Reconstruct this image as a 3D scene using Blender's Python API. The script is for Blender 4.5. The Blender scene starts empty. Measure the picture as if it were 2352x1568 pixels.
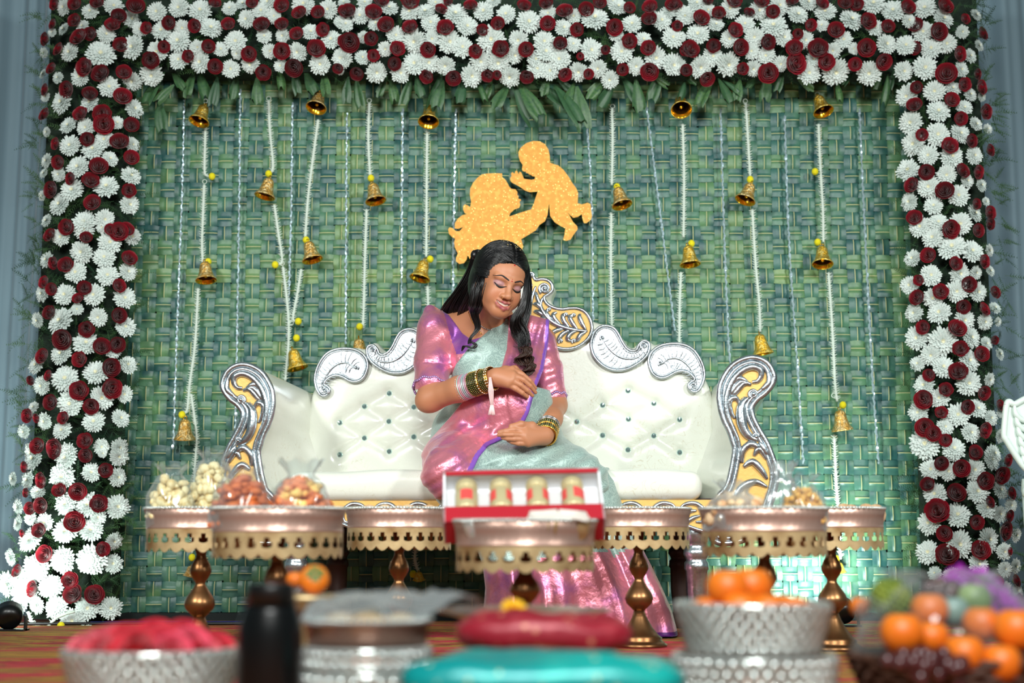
import bpy, math, random
import numpy as np
from mathutils import Vector, Matrix, Quaternion
random.seed(7); np.random.seed(7)
SC = bpy.context.scene
COL = SC.collection

# ---------------------------------------------------------------- camera, world, lights, exposure
F = 3267.0                      # focal length in pixels of the 2352 wide frame (50 mm on full frame)
TH = math.atan(456 / F)         # the camera looks up a little from close to the floor
CT, ST = math.cos(TH), math.sin(TH)
H = 0.28
cam_d = bpy.data.cameras.new('camera'); cam = bpy.data.objects.new('camera', cam_d); COL.objects.link(cam)
cam_d.sensor_width = 36.0; cam_d.lens = F / 2352 * 36
cam_d.clip_start = 0.05; cam_d.clip_end = 60
cam.location = (0, 0, H); cam.rotation_euler = (math.pi / 2 + TH, 0, 0)
cam_d.dof.use_dof = True; cam_d.dof.focus_distance = 4.42; cam_d.dof.aperture_fstop = 2.0
SC.camera = cam

w = bpy.data.worlds.new('hall_light'); SC.world = w; w.use_nodes = True
w.node_tree.nodes['Background'].inputs[0].default_value = (0.60, 0.86, 0.88, 1)
w.node_tree.nodes['Background'].inputs[1].default_value = 0.20

def light(name, kind, loc, aim, power, size, color=(1, 1, 1), size_y=None, spot=None):
    d = bpy.data.lights.new(name, kind); o = bpy.data.objects.new(name, d); COL.objects.link(o)
    d.energy = power; d.color = color
    if kind == 'AREA':
        d.size = size
        if size_y: d.shape = 'RECTANGLE'; d.size_y = size_y
    else:
        d.shadow_soft_size = size
    if spot: d.spot_size = spot; d.spot_blend = 1.0
    o.location = loc
    o.rotation_euler = (Vector(aim) - Vector(loc)).to_track_quat('-Z', 'Y').to_euler()
    return o
light('led_lamp', 'SPOT', (-2.3, 0.9, 2.1), (-0.05, 4.7, 0.72), 450, 0.22, (0.97, 1.0, 0.96), spot=1.1)
light('led_lamp', 'SPOT', (2.5, 1.0, 2.1), (0.2, 4.7, 0.72), 505, 0.22, (0.97, 1.0, 0.96), spot=1.1)
light('front_fill', 'AREA', (0.0, -0.5, 2.5), (0.0, 2.9, 0.3), 200, 1.1, (0.98, 1.0, 0.98))  # added soft fill from front above, brightens the foreground
SC.view_settings.view_transform = 'Standard'
SC.view_settings.look = 'None'
SC.view_settings.exposure = -0.2
SC.view_settings.gamma = 1.0
SC.view_settings.use_curve_mapping = False

# ---------------------------------------------------------------- helpers
def P(px, py, Y):
    """world point seen at photo pixel (px, py) lying at depth Y"""
    a = (px - 1176) / F; b = (784 - py) / F
    k = Y / (CT - b * ST)
    return np.array((a * k, Y, H + k * (ST + b * CT)))
def pix(p):
    x, y, z = p[..., 0], p[..., 1], p[..., 2] - H
    fw = y * CT + z * ST; up = -y * ST + z * CT
    return 1176 + F * x / fw, 784 - F * up / fw
def lin(c):
    return tuple((v / 12.92 if v <= 0.04045 else ((v + 0.055) / 1.055) ** 2.4) for v in [q / 255 for q in c])

def mat(name, col, rough=0.5, metal=0.0, mix=None, ramp=None, bump=None, sheen=0, coat=0, attr=None, rand=None, trans=0, emit=None, sss=0, scale3=None, spec=None):
    m = bpy.data.materials.new(name); m.use_nodes = True
    nt = m.node_tree; N = nt.nodes; L = nt.links; b = N['Principled BSDF']
    c = lin(col) + (1,)
    b.inputs['Base Color'].default_value = c
    b.inputs['Roughness'].default_value = rough; b.inputs['Metallic'].default_value = metal
    if spec is not None: b.inputs['Specular IOR Level'].default_value = spec
    if sheen: b.inputs['Sheen Weight'].default_value = sheen; b.inputs['Sheen Roughness'].default_value = 0.4
    if coat: b.inputs['Coat Weight'].default_value = coat; b.inputs['Coat Roughness'].default_value = 0.12
    if trans: b.inputs['Transmission Weight'].default_value = trans
    if sss:
        b.inputs['Subsurface Weight'].default_value = sss; b.inputs['Subsurface Radius'].default_value = (0.012, 0.005, 0.003)
    tc = N.new('ShaderNodeTexCoord')
    vec = tc.outputs['Object']
    if scale3:
        mp = N.new('ShaderNodeMapping'); mp.inputs['Scale'].default_value = scale3
        L.new(vec, mp.inputs[0]); vec = mp.outputs[0]
    src = None
    if attr:
        a = N.new('ShaderNodeAttribute'); a.attribute_name = attr; src = a.outputs['Color']
    if rand:      # colours spread over the copies
        oi = N.new('ShaderNodeObjectInfo'); r = N.new('ShaderNodeValToRGB')
        e = r.color_ramp.elements
        n = len(rand)
        e[0].color = lin(rand[0]) + (1,); e[1].color = lin(rand[-1]) + (1,)
        for i in range(1, n - 1):
            k = e.new(i / (n - 1)); k.color = lin(rand[i]) + (1,)
        L.new(oi.outputs['Random'], r.inputs[0]); src = r.outputs[0]
    if mix:       # (scale, colour2, detail, lo, hi)
        t = N.new('ShaderNodeTexNoise'); t.inputs['Scale'].default_value = mix[0]; t.inputs['Detail'].default_value = mix[2]
        L.new(vec, t.inputs['Vector'])
        r = N.new('ShaderNodeMapRange'); r.inputs[1].default_value = mix[3]; r.inputs[2].default_value = mix[4]
        L.new(t.outputs[0], r.inputs[0])
        x = N.new('ShaderNodeMix'); x.data_type = 'RGBA'
        L.new(r.outputs[0], x.inputs[0])
        if src is not None: L.new(src, x.inputs[6])
        else: x.inputs[6].default_value = c
        x.inputs[7].default_value = lin(mix[1]) + (1,)
        src = x.outputs[2]
    if src is not None: L.new(src, b.inputs['Base Color'])
    if bump:      # (scale, strength, distance, detail)
        t = N.new('ShaderNodeTexNoise'); t.inputs['Scale'].default_value = bump[0]
        t.inputs['Detail'].default_value = bump[3] if len(bump) > 3 else 3
        L.new(vec, t.inputs['Vector'])
        u = N.new('ShaderNodeBump'); u.inputs['Strength'].default_value = bump[1]; u.inputs['Distance'].default_value = bump[2]
        L.new(t.outputs[0], u.inputs['Height']); L.new(u.outputs[0], b.inputs['Normal'])
    if emit:
        b.inputs['Emission Color'].default_value = lin(emit[0]) + (1,); b.inputs['Emission Strength'].default_value = emit[1]
    return m
def film(name, tint, k=0.16, rough=0.12):
    """thin clear wrapping film: mostly see-through with sharp gloss"""
    m = bpy.data.materials.new(name); m.use_nodes = True; nt = m.node_tree; N = nt.nodes; L = nt.links
    N.remove(N['Principled BSDF']); out = N['Material Output']
    t = N.new('ShaderNodeBsdfTransparent'); t.inputs[0].default_value = lin(tint) + (1,)
    g = N.new('ShaderNodeBsdfGlossy'); g.inputs['Roughness'].default_value = rough
    d = N.new('ShaderNodeBsdfDiffuse'); d.inputs[0].default_value = (0.75, 0.8, 0.8, 1)
    a = N.new('ShaderNodeMixShader'); a.inputs[0].default_value = 0.45
    L.new(g.outputs[0], a.inputs[1]); L.new(d.outputs[0], a.inputs[2])
    lw = N.new('ShaderNodeLayerWeight'); lw.inputs[0].default_value = 0.35
    mr = N.new('ShaderNodeMapRange'); mr.inputs[3].default_value = k; mr.inputs[4].default_value = min(1, k + 0.5)
    L.new(lw.outputs['Facing'], mr.inputs[0])
    x = N.new('ShaderNodeMixShader'); L.new(mr.outputs[0], x.inputs[0]); L.new(t.outputs[0], x.inputs[1]); L.new(a.outputs[0], x.inputs[2])
    L.new(x.outputs[0], out.inputs[0])
    return m

class MB:
    """collects shapes into one mesh"""
    def __init__(s): s.v = []; s.f = []; s.m = []
    def add(s, v, f, m=0):
        o = len(s.v); s.v += [tuple(map(float, q)) for q in v]; s.f += [tuple(i + o for i in q) for q in f]
        s.m += [m] * len(f) if isinstance(m, int) else list(m); return s
    def tube(s, path, r, n=6, m=0, flat=1.0, cap=True):
        p = np.asarray(path, float); k = len(p)
        r = np.full(k, r) if np.isscalar(r) else np.interp(np.linspace(0, 1, k), np.linspace(0, 1, len(r)), r)
        t = np.gradient(p, axis=0); t /= np.linalg.norm(t, axis=1)[:, None] + 1e-12
        ref = np.array((0, -1.0, 0)) if abs(t[:, 1]).mean() < 0.8 else np.array((1.0, 0, 0))
        V = []; 
        for i in range(k):
            a = np.cross(t[i], ref); a /= np.linalg.norm(a) + 1e-12; b = np.cross(a, t[i])
            for j in range(n):
                w_ = 2 * math.pi * j / n
                V.append(p[i] + r[i] * (math.cos(w_) * a + flat * math.sin(w_) * b))
        Fc = [(i * n + j, i * n + (j + 1) % n, (i + 1) * n + (j + 1) % n, (i + 1) * n + j) for i in range(k - 1) for j in range(n)]
        if cap: Fc += [tuple(range(n))[::-1], tuple(range((k - 1) * n, k * n))]
        return s.add(V, Fc, m)
    def lathe(s, prof, n=24, m=0, c=(0, 0, 0), wob=None, closed=True):
        V = []; k = len(prof)
        for i, (r, z) in enumerate(prof):
            for j in range(n):
                w_ = 2 * math.pi * j / n; q = r * (1 + (wob(i, w_) if wob else 0))
                V.append((c[0] + q * math.cos(w_), c[1] + q * math.sin(w_), c[2] + z))
        Fc = [(i * n + j, i * n + (j + 1) % n, (i + 1) * n + (j + 1) % n, (i + 1) * n + j) for i in range(k - 1) for j in range(n)]
        if closed: Fc += [tuple(range(n))[::-1], tuple(range((k - 1) * n, k * n))]
        return s.add(V, Fc, m)
    def ball(s, c, r, n=8, k=6, m=0):
        r = np.array((r, r, r)) if np.isscalar(r) else np.array(r)
        V = [(c[0], c[1], c[2] + r[2])]
        for i in range(1, k):
            a = math.pi * i / k
            for j in range(n):
                b = 2 * math.pi * j / n
                V.append((c[0] + r[0] * math.sin(a) * math.cos(b), c[1] + r[1] * math.sin(a) * math.sin(b), c[2] + r[2] * math.cos(a)))
        V.append((c[0], c[1], c[2] - r[2])); L_ = len(V) - 1
        Fc = [(0, 1 + j, 1 + (j + 1) % n) for j in range(n)]
        for i in range(k - 2):
            Fc += [(1 + i * n + j, 1 + (i + 1) * n + j, 1 + (i + 1) * n + (j + 1) % n, 1 + i * n + (j + 1) % n) for j in range(n)]
        Fc += [(L_, L_ - n + (j + 1) % n, L_ - n + j) for j in range(n)]
        return s.add(V, Fc, m)
    def box(s, lo, hi, m=0):
        a, b = lo, hi
        V = [(x, y, z) for x in (a[0], b[0]) for y in (a[1], b[1]) for z in (a[2], b[2])]
        return s.add(V, [(0, 1, 3, 2), (4, 6, 7, 5), (0, 4, 5, 1), (2, 3, 7, 6), (0, 2, 6, 4), (1, 5, 7, 3)], m)
    def prism(s, poly, fn0, fn1, m=0, cap0=True, cap1=True):
        """closed outline mapped by fn0 / fn1 to the two end faces (ear-clipped caps)"""
        n = len(poly)
        V = [fn0(*q) for q in poly] + [fn1(*q) for q in poly]
        Fc = [(i, (i + 1) % n, n + (i + 1) % n, n + i) for i in range(n)]
        from mathutils.geometry import tessellate_polygon
        T = tessellate_polygon([[Vector((q[0], q[1], 0)) for q in poly]])
        if cap0: Fc += [tuple(t) for t in T]
        if cap1: Fc += [tuple(n + i for i in t)[::-1] for t in T]
        return s.add(V, Fc, m)
    def obj(s, name, mats, parent=None, smooth=True, off=None, M4=None):
        me = bpy.data.meshes.new(name)
        v = np.array(s.v) if s.v else np.zeros((0, 3))
        if off is not None: v = v - np.asarray(off)
        if M4 is not None: v = v @ np.array(M4)[:3, :3].T + np.array(M4)[:3, 3]
        me.from_pydata([tuple(q) for q in v], [], s.f)
        for q in (mats if isinstance(mats, (list, tuple)) else [mats]): me.materials.append(q)
        if any(s.m): me.polygons.foreach_set('material_index', s.m)
        if smooth: me.polygons.foreach_set('use_smooth', [True] * len(s.f))
        import bmesh
        bm = bmesh.new(); bm.from_mesh(me); bmesh.ops.recalc_face_normals(bm, faces=bm.faces); bm.to_mesh(me); bm.free()
        me.update()
        return link(name, me, parent)
def link(name, me, parent=None):
    o = bpy.data.objects.new(name, me); COL.objects.link(o)
    if parent is not None: o.parent = parent
    return o
def tag(o, label=None, cat=None, group=None, kind=None):
    if label: o['label'] = label
    if cat: o['category'] = cat
    if group: o['group'] = group
    if kind: o['kind'] = kind
    return o
def empty(name, loc, label=None, cat=None, group=None, rz=0):
    o = bpy.data.objects.new(name, None); COL.objects.link(o); o.location = tuple(map(float, loc)); o.rotation_euler = (0, 0, rz)
    o.empty_display_size = 0.05
    return tag(o, label, cat, group)
def copy_tree(o, parent=None):
    c = o.copy(); COL.objects.link(c)
    if parent is not None: c.parent = parent
    for ch in list(o.children): copy_tree(ch, c)
    return c
def cr(pts, n=8, closed=False):
    """Catmull-Rom curve through the points"""
    p = np.asarray(pts, float); k = len(p); out = []
    rng = range(k) if closed else range(k - 1)
    for i in rng:
        if closed: a, b, c, d = p[(i - 1) % k], p[i], p[(i + 1) % k], p[(i + 2) % k]
        else: a, b, c, d = p[max(i - 1, 0)], p[i], p[i + 1], p[min(i + 2, k - 1)]
        for j in range(n):
            t = j / n
            out.append(0.5 * (2 * b + (c - a) * t + (2 * a - 5 * b + 4 * c - d) * t * t + (3 * b - a - 3 * c + d) * t ** 3))
    if not closed: out.append(p[-1])
    return np.array(out)

# ---------------------------------------------------------------- signed distance modelling (for soft, continuous bodies)
def poly_sdf(x, y, poly):
    p = np.asarray(poly, np.float32); d = np.full(x.shape, 1e9, np.float32); s = np.ones(x.shape, np.float32)
    n = len(p)
    for i in range(n):
        a = p[i]; b = p[i - 1]; e = b - a
        wx = x - a[0]; wy = y - a[1]
        t = np.clip((wx * e[0] + wy * e[1]) / (e @ e + 1e-12), 0, 1)
        d = np.minimum(d, (wx - e[0] * t) ** 2 + (wy - e[1] * t) ** 2)
        c1 = y >= a[1]; c2 = y < b[1]; c3 = e[0] * wy > e[1] * wx
        s = np.where((c1 & c2 & c3) | (~c1 & ~c2 & ~c3), -s, s)
    return s * np.sqrt(d)
class SDF:
    def __init__(s, frame=None): s.ops = []; s.R = None; s.t = None
    def ell(s, c, r, k=0.02, mode=1, rot=None):
        r = np.array((r, r, r), float) if np.isscalar(r) else np.array(r, float)
        c = np.array(c, float); s.ops.append(('e', c, r, k, mode, rot, c - r.max(), c + r.max())); return s
    def cone(s, a, b, r1, r2, k=0.02, mode=1):
        a = np.array(a, float); b = np.array(b, float); m = max(r1, r2)
        s.ops.append(('c', a, b, k, mode, (r1, r2), np.minimum(a, b) - m, np.maximum(a, b) + m)); return s
    def chain(s, pts, rs, k=0.01, mode=1):
        for i in range(len(pts) - 1): s.cone(pts[i], pts[i + 1], rs[i], rs[i + 1], k, mode)
        return s
    @staticmethod
    def d(op, p):
        if op[0] == 'e':
            q = p - op[1]
            if op[5] is not None: q = q @ op[5]
            k0 = np.sqrt(((q / op[2]) ** 2).sum(-1)) + 1e-9; k1 = np.sqrt(((q / op[2] ** 2) ** 2).sum(-1)) + 1e-9
            return k0 * (k0 - 1) / k1
        a, b = op[1], op[2]; r1, r2 = op[5]; e = b - a
        t = np.clip(((p - a) @ e) / (e @ e + 1e-12), 0, 1)
        return np.sqrt(((p - a - t[..., None] * e) ** 2).sum(-1)) - (r1 + (r2 - r1) * t)
    @staticmethod
    def comb(f, d, k, mode):
        if mode == 1:
            h = np.maximum(k - np.abs(f - d), 0) / max(k, 1e-9); return np.minimum(f, d) - h * h * k * 0.25
        h = np.maximum(k - np.abs(f + d), 0) / max(k, 1e-9); return np.maximum(f, -d) + h * h * k * 0.25
    def __call__(s, p):
        p = np.asarray(p, float)
        if s.R is not None: p = (p - s.t) @ s.R / s.sc
        f = np.full(p.shape[:-1], 1.0)
        for op in s.ops: f = s.comb(f, s.d(op, p), op[3], op[4])
        return f
    def grid(s, lo, hi, h):
        lo = np.array(lo, float); n = np.ceil((np.array(hi) - lo) / h).astype(int) + 1
        f = np.full(n, 0.2, np.float32); ax = [lo[i] + h * np.arange(n[i]) for i in range(3)]
        for op in s.ops:
            m = op[3] + 3 * h + 0.012
            i0 = np.clip(np.floor((op[6] - m - lo) / h).astype(int), 0, n); i1 = np.clip(np.ceil((op[7] + m - lo) / h).astype(int) + 1, 0, n)
            if (i1 <= i0).any(): continue
            sl = tuple(slice(a, b) for a, b in zip(i0, i1))
            g = np.stack(np.meshgrid(*[ax[i][sl[i]] for i in range(3)], indexing='ij'), -1)
            f[sl] = s.comb(f[sl], s.d(op, g).astype(np.float32), op[3], op[4])
        return f, lo, h, ax
def nets(f, lo, h):
    s = f < 0
    def cnr(a):
        return [a[i:a.shape[0] - 1 + i, j:a.shape[1] - 1 + j, k:a.shape[2] - 1 + k] for i in (0, 1) for j in (0, 1) for k in (0, 1)]
    cs = cnr(s); al = cs[0].copy(); an = cs[0].copy()
    for q in cs[1:]: al &= q; an |= q
    act = np.argwhere(an & ~al)
    if len(act) == 0: return np.zeros((0, 3)), np.zeros((0, 4), int)
    I, J, K = act.T
    vals = np.stack([f[I + i, J + j, K + k] for i in (0, 1) for j in (0, 1) for k in (0, 1)], 1)
    cp = np.array([(i, j, k) for i in (0, 1) for j in (0, 1) for k in (0, 1)], float)
    acc = np.zeros((len(act), 3)); cnt = np.zeros(len(act))
    for a in range(8):
        for b in range(a + 1, 8):
            if np.abs(cp[a] - cp[b]).sum() == 1:
                va, vb = vals[:, a], vals[:, b]; x = (va < 0) != (vb < 0)
                t = np.where(x, va / np.where(x, va - vb, 1), 0)
                acc += np.where(x[:, None], cp[a] + t[:, None] * (cp[b] - cp[a]), 0); cnt += x
    V = lo + h * (act + acc / cnt[:, None])
    idx = np.full(np.array(f.shape) - 1, -1, np.int64); idx[I, J, K] = np.arange(len(act))
    Q = []
    for ax in range(3):
        o = [a for a in range(3) if a != ax]
        s0 = [slice(None)] * 3; s1 = [slice(None)] * 3
        s0[ax] = slice(0, -1); s1[ax] = slice(1, None)
        for a in o: s0[a] = slice(1, -1); s1[a] = slice(1, -1)
        A = s[tuple(s0)]; B = s[tuple(s1)]
        e = np.argwhere(A != B); sg = A[tuple(e.T)]
        e = e.copy()
        for a in o: e[:, a] += 1
        def cell(da, db):
            q = e.copy(); q[:, o[0]] -= da; q[:, o[1]] -= db; return idx[tuple(q.T)]
        q = np.stack([cell(1, 1), cell(0, 1), cell(0, 0), cell(1, 0)], 1)
        if ax == 1: sg = ~sg
        q[~sg] = q[~sg][:, ::-1]; Q.append(q)
    Q = np.concatenate(Q); Q = Q[(Q >= 0).all(1)]
    return V, Q
def relax(V, Q, it=1, lam=0.5):
    for _ in range(it):
        A = np.zeros_like(V); n = np.zeros(len(V))
        for a in range(4):
            for b in ((a + 1) % 4, (a - 1) % 4):
                np.add.at(A, Q[:, a], V[Q[:, b]]); np.add.at(n, Q[:, a], 1)
        V = V + lam * (A / np.maximum(n, 1)[:, None] - V)
    return V
def raw_obj(name, V, Q, mats, parent=None, col=None, midx=None):
    me = bpy.data.meshes.new(name); nv, nq = len(V), len(Q)
    me.vertices.add(nv); me.vertices.foreach_set('co', np.ascontiguousarray(V, np.float32).ravel())
    me.loops.add(nq * 4); me.loops.foreach_set('vertex_index', np.ascontiguousarray(Q, np.int32).ravel())
    me.polygons.add(nq); me.polygons.foreach_set('loop_start', np.arange(0, nq * 4, 4, dtype=np.int32))
    for q in (mats if isinstance(mats, (list, tuple)) else [mats]): me.materials.append(q)
    if midx is not None: me.polygons.foreach_set('material_index', np.ascontiguousarray(midx, np.int32))
    me.update(calc_edges=True); me.validate()
    me.polygons.foreach_set('use_smooth', [True] * len(me.polygons))
    if col is not None:
        a = me.color_attributes.new('tone', 'FLOAT_COLOR', 'POINT')
        a.data.foreach_set('color', np.concatenate([col, np.ones((nv, 1))], 1).astype(np.float32).ravel())
    return link(name, me, parent)
# ---------------------------------------------------------------- setting
YB = 5.10                                            # the woven backdrop
def carpet_mat():
    m = mat('carpet_pile', (150, 40, 45), 0.95, mix=None, bump=(420, 0.6, 0.004))
    nt = m.node_tree; N = nt.nodes; L = nt.links; b = N['Principled BSDF']
    tc = N.new('ShaderNodeTexCoord'); mp = N.new('ShaderNodeMapping'); mp.inputs['Scale'].default_value = (1.3, 5.0, 1)
    L.new(tc.outputs['Object'], mp.inputs[0])
    t = N.new('ShaderNodeTexNoise'); t.inputs['Scale'].default_value = 2.4; t.inputs['Detail'].default_value = 6; t.inputs['Roughness'].default_value = 0.62; t.inputs['Distortion'].default_value = 0.8
    L.new(mp.outputs[0], t.inputs['Vector'])
    r = N.new('ShaderNodeValToRGB'); e = r.color_ramp.elements; r.color_ramp.interpolation = 'LINEAR'
    cs = [(0.0, (96, 16, 30)), (0.36, (150, 28, 44)), (0.44, (196, 52, 62)), (0.49, (120, 60, 30)), (0.54, (186, 138, 48)), (0.60, (110, 90, 34)), (0.66, (168, 34, 48)), (1.0, (90, 18, 26))]
    e[0].position = 0; e[0].color = lin(cs[0][1]) + (1,); e[1].position = 1; e[1].color = lin(cs[-1][1]) + (1,)
    for p, c in cs[1:-1]:
        q = e.new(p); q.color = lin(c) + (1,)
    L.new(t.outputs[0], r.inputs[0]); L.new(r.outputs[0], b.inputs['Base Color'])
    return m
mb = MB(); n = 60
mb.add([(-6, -2.5, 0), (6, -2.5, 0), (6, 6.2, 0), (-6, 6.2, 0), (-6, -2.5, -.05), (6, -2.5, -.05), (6, 6.2, -.05), (-6, 6.2, -.05)],
       [(0, 1, 2, 3), (7, 6, 5, 4), (0, 4, 5, 1), (2, 6, 7, 3)])
o = mb.obj('floor', carpet_mat(), smooth=False); tag(o, 'red and gold patterned carpet floor', kind='structure')
m_dark = mat('dark_cloth', (16, 26, 26), 0.9)
mb = MB(); mb.box((-6, 6.1, 0), (6, 6.2, 4.2)); tag(mb.obj('wall_back', mat('hall_wall', (70, 88, 92), 0.9), smooth=False), 'plain hall wall behind the drapes', kind='structure')

def curtain(x0, x1, Y, z1, label, pl, seed):
    rnd = random.Random(seed); nx, nz = 220, 24; ph = [rnd.uniform(0, 6.28) for _ in range(4)]
    V = []
    for s in (0, 1):
        for i in range(nx):
            x = x0 + (x1 - x0) * i / (nx - 1)
            for j in range(nz):
                z = z1 * j / (nz - 1) + 0.005
                q = (x - x0) * pl + 0.25 * math.sin(z * 1.3 + ph[0])
                d = 0.035 * math.sin(q) + 0.016 * math.sin(2.3 * q + ph[1]) + 0.008 * math.sin(5.1 * q + ph[2] + z)
                V.append((x, Y + d + 0.004 * s, z))
    k = nx * nz
    Fc = [(i * nz + j, (i + 1) * nz + j, (i + 1) * nz + j + 1, i * nz + j + 1) for i in range(nx - 1) for j in range(nz - 1)]
    Fc += [tuple(k + a for a in q)[::-1] for q in Fc]
    return tag(MB().add(V, Fc).obj('curtain', M_curt), label, 'curtain')
M_curt = mat('drape', (128, 154, 166), 0.75, sheen=0.3, bump=(300, 0.1, 0.001))
curtain(-3.2, -1.30, 5.38, 3.2, 'grey blue pleated curtain behind the flower column on the left edge', 26, 3)
curtain(1.42, 3.4, 5.38, 3.2, 'grey blue pleated curtain behind the flower column on the right edge', 20, 4)

# ---- woven leaf mat: every strip is a part
M_rib = mat('leaf_rib', (182, 184, 132), 0.6)
M_leafA = mat('woven_leaf', (80, 126, 104), 0.42, scale3=(1, 1, 1), mix=(11, (36, 82, 80), 5, 0.44, 0.62), bump=(160, 0.35, 0.0012),
              rand=[(72, 118, 92), (54, 102, 92), (84, 126, 82), (60, 108, 90), (78, 122, 86)])
M_leafB = mat('pale_leaf', (120, 148, 90), 0.42, mix=(11, (84, 126, 88), 4, 0.42, 0.62), bump=(160, 0.35, 0.0012),
              rand=[(92, 128, 82), (110, 140, 84), (84, 120, 80), (100, 132, 82)])
mat_root = empty('woven_backdrop', (0, YB, 0), 'backdrop panel of green coconut leaf strips woven over and under', 'backdrop')
PITCH = 0.0535
x0w, z0w = -1.56, 0.028
NX, NZ = 59, 39
pale_v = {17, 18, 20, 13, 44}; pale_h = {4, 22, 23, 34, 35}
def strip(vertical, idx):
    rnd = random.Random(idx * 7 + (1000 if vertical else 0))
    cross = NZ if vertical else NX
    w = PITCH * rnd.uniform(0.97, 1.05); A = 0.0042
    seg = 5; tot = cross * seg
    ph = rnd.uniform(0, 6); tw = rnd.uniform(-.10, .10)
    prof = [(-.5, 0.0), (-.24, .0011), (-.045, .0008), (-.024, .0026), (.024, .0026), (.045, .0008), (.24, .0011), (.5, 0.0)]
    V = []; Fc = []; mi = []
    for i in range(tot + 1):
        s = i / seg                                   # position in crossings, centre of cell k at k+.5
        k = min(int(s), cross - 1)
        c = math.cos(math.pi * (s - 0.5))             # +1 at the centre of even cells
        if (idx + (0 if vertical else 1)) % 2: c = -c
        off = A * math.tanh(2.2 * c) / math.tanh(2.2)
        lat = 0.0022 * math.sin(s * 0.37 + ph)
        wl = w * (1 + 0.05 * math.sin(s * 1.9 + ph * 2)) * (0.93 + 0.07 * max(c, 0))
        for (a, b) in prof:
            u = (idx + 0.5) * PITCH + lat + a * wl
            d = -(off + b) + tw * a * w * 0.35
            q = (x0w + u, d, z0w + s * PITCH) if vertical else (x0w + s * PITCH, d, z0w + u)
            V.append(q)
    m_ = len(prof)
    for i in range(tot):
        for j in range(m_ - 1):
            Fc.append((i * m_ + j, i * m_ + j + 1, (i + 1) * m_ + j + 1, (i + 1) * m_ + j)); mi.append(1 if j == 3 else 0)
    pale = idx in (pale_v if vertical else pale_h)
    return MB().add(V, Fc, mi).obj('leaf_strip', [M_leafB if pale else M_leafA, M_rib], mat_root)
for i in range(NX): strip(True, i)
for i in range(NZ): strip(False, i)
MB().box((-1.60, 0.016, 0.0), (1.64, 0.03, 2.2)).obj('backing_board', m_dark, mat_root, smooth=False)
MB().box((-1.60, -0.03, 0.0), (1.64, 0.015, 0.026)).obj('foot_rail', m_dark, mat_root, smooth=False)

# ---- flower arch
M_fern = mat('fern_green', (58, 92, 50), 0.6, mix=(6, (30, 66, 44), 2, 0.4, 0.65))
M_core = mat('arch_foam', (20, 38, 26), 0.9, bump=(60, 0.6, 0.02))
arch = empty('flower_arch', (0, 4.98, 0), 'square arch thickly set with white and red flowers around the backdrop', 'arch')
def LC(py): return 208 - (py - 100) * 0.046, 112 + (py - 100) * 0.010    # left column: centre, half width
def RC(py): return 2168 + (py - 100) * 0.050, 96 + (py - 100) * 0.012
def core(corners, name):
    V = [P(px, py, 4.97) for px, py in corners]; V2 = [v + np.array((0, .10, 0)) for v in V]
    o = MB().add(V + V2, [(0, 1, 2, 3), (7, 6, 5, 4), (0, 4, 5, 1), (1, 5, 6, 2), (2, 6, 7, 3), (3, 7, 4, 0)]).obj(name, M_core, arch, smooth=False, off=(0, 4.98, 0))
    return o
core([(120, -40), (305, -40), (255, 1422), (62, 1422)], 'column')
core([(2090, -40), (2240, -40), (2306, 1418), (2138, 1418)], 'column')
core([(300, -60), (2090, -60), (2090, 168), (300, 165)], 'lintel')

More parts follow.
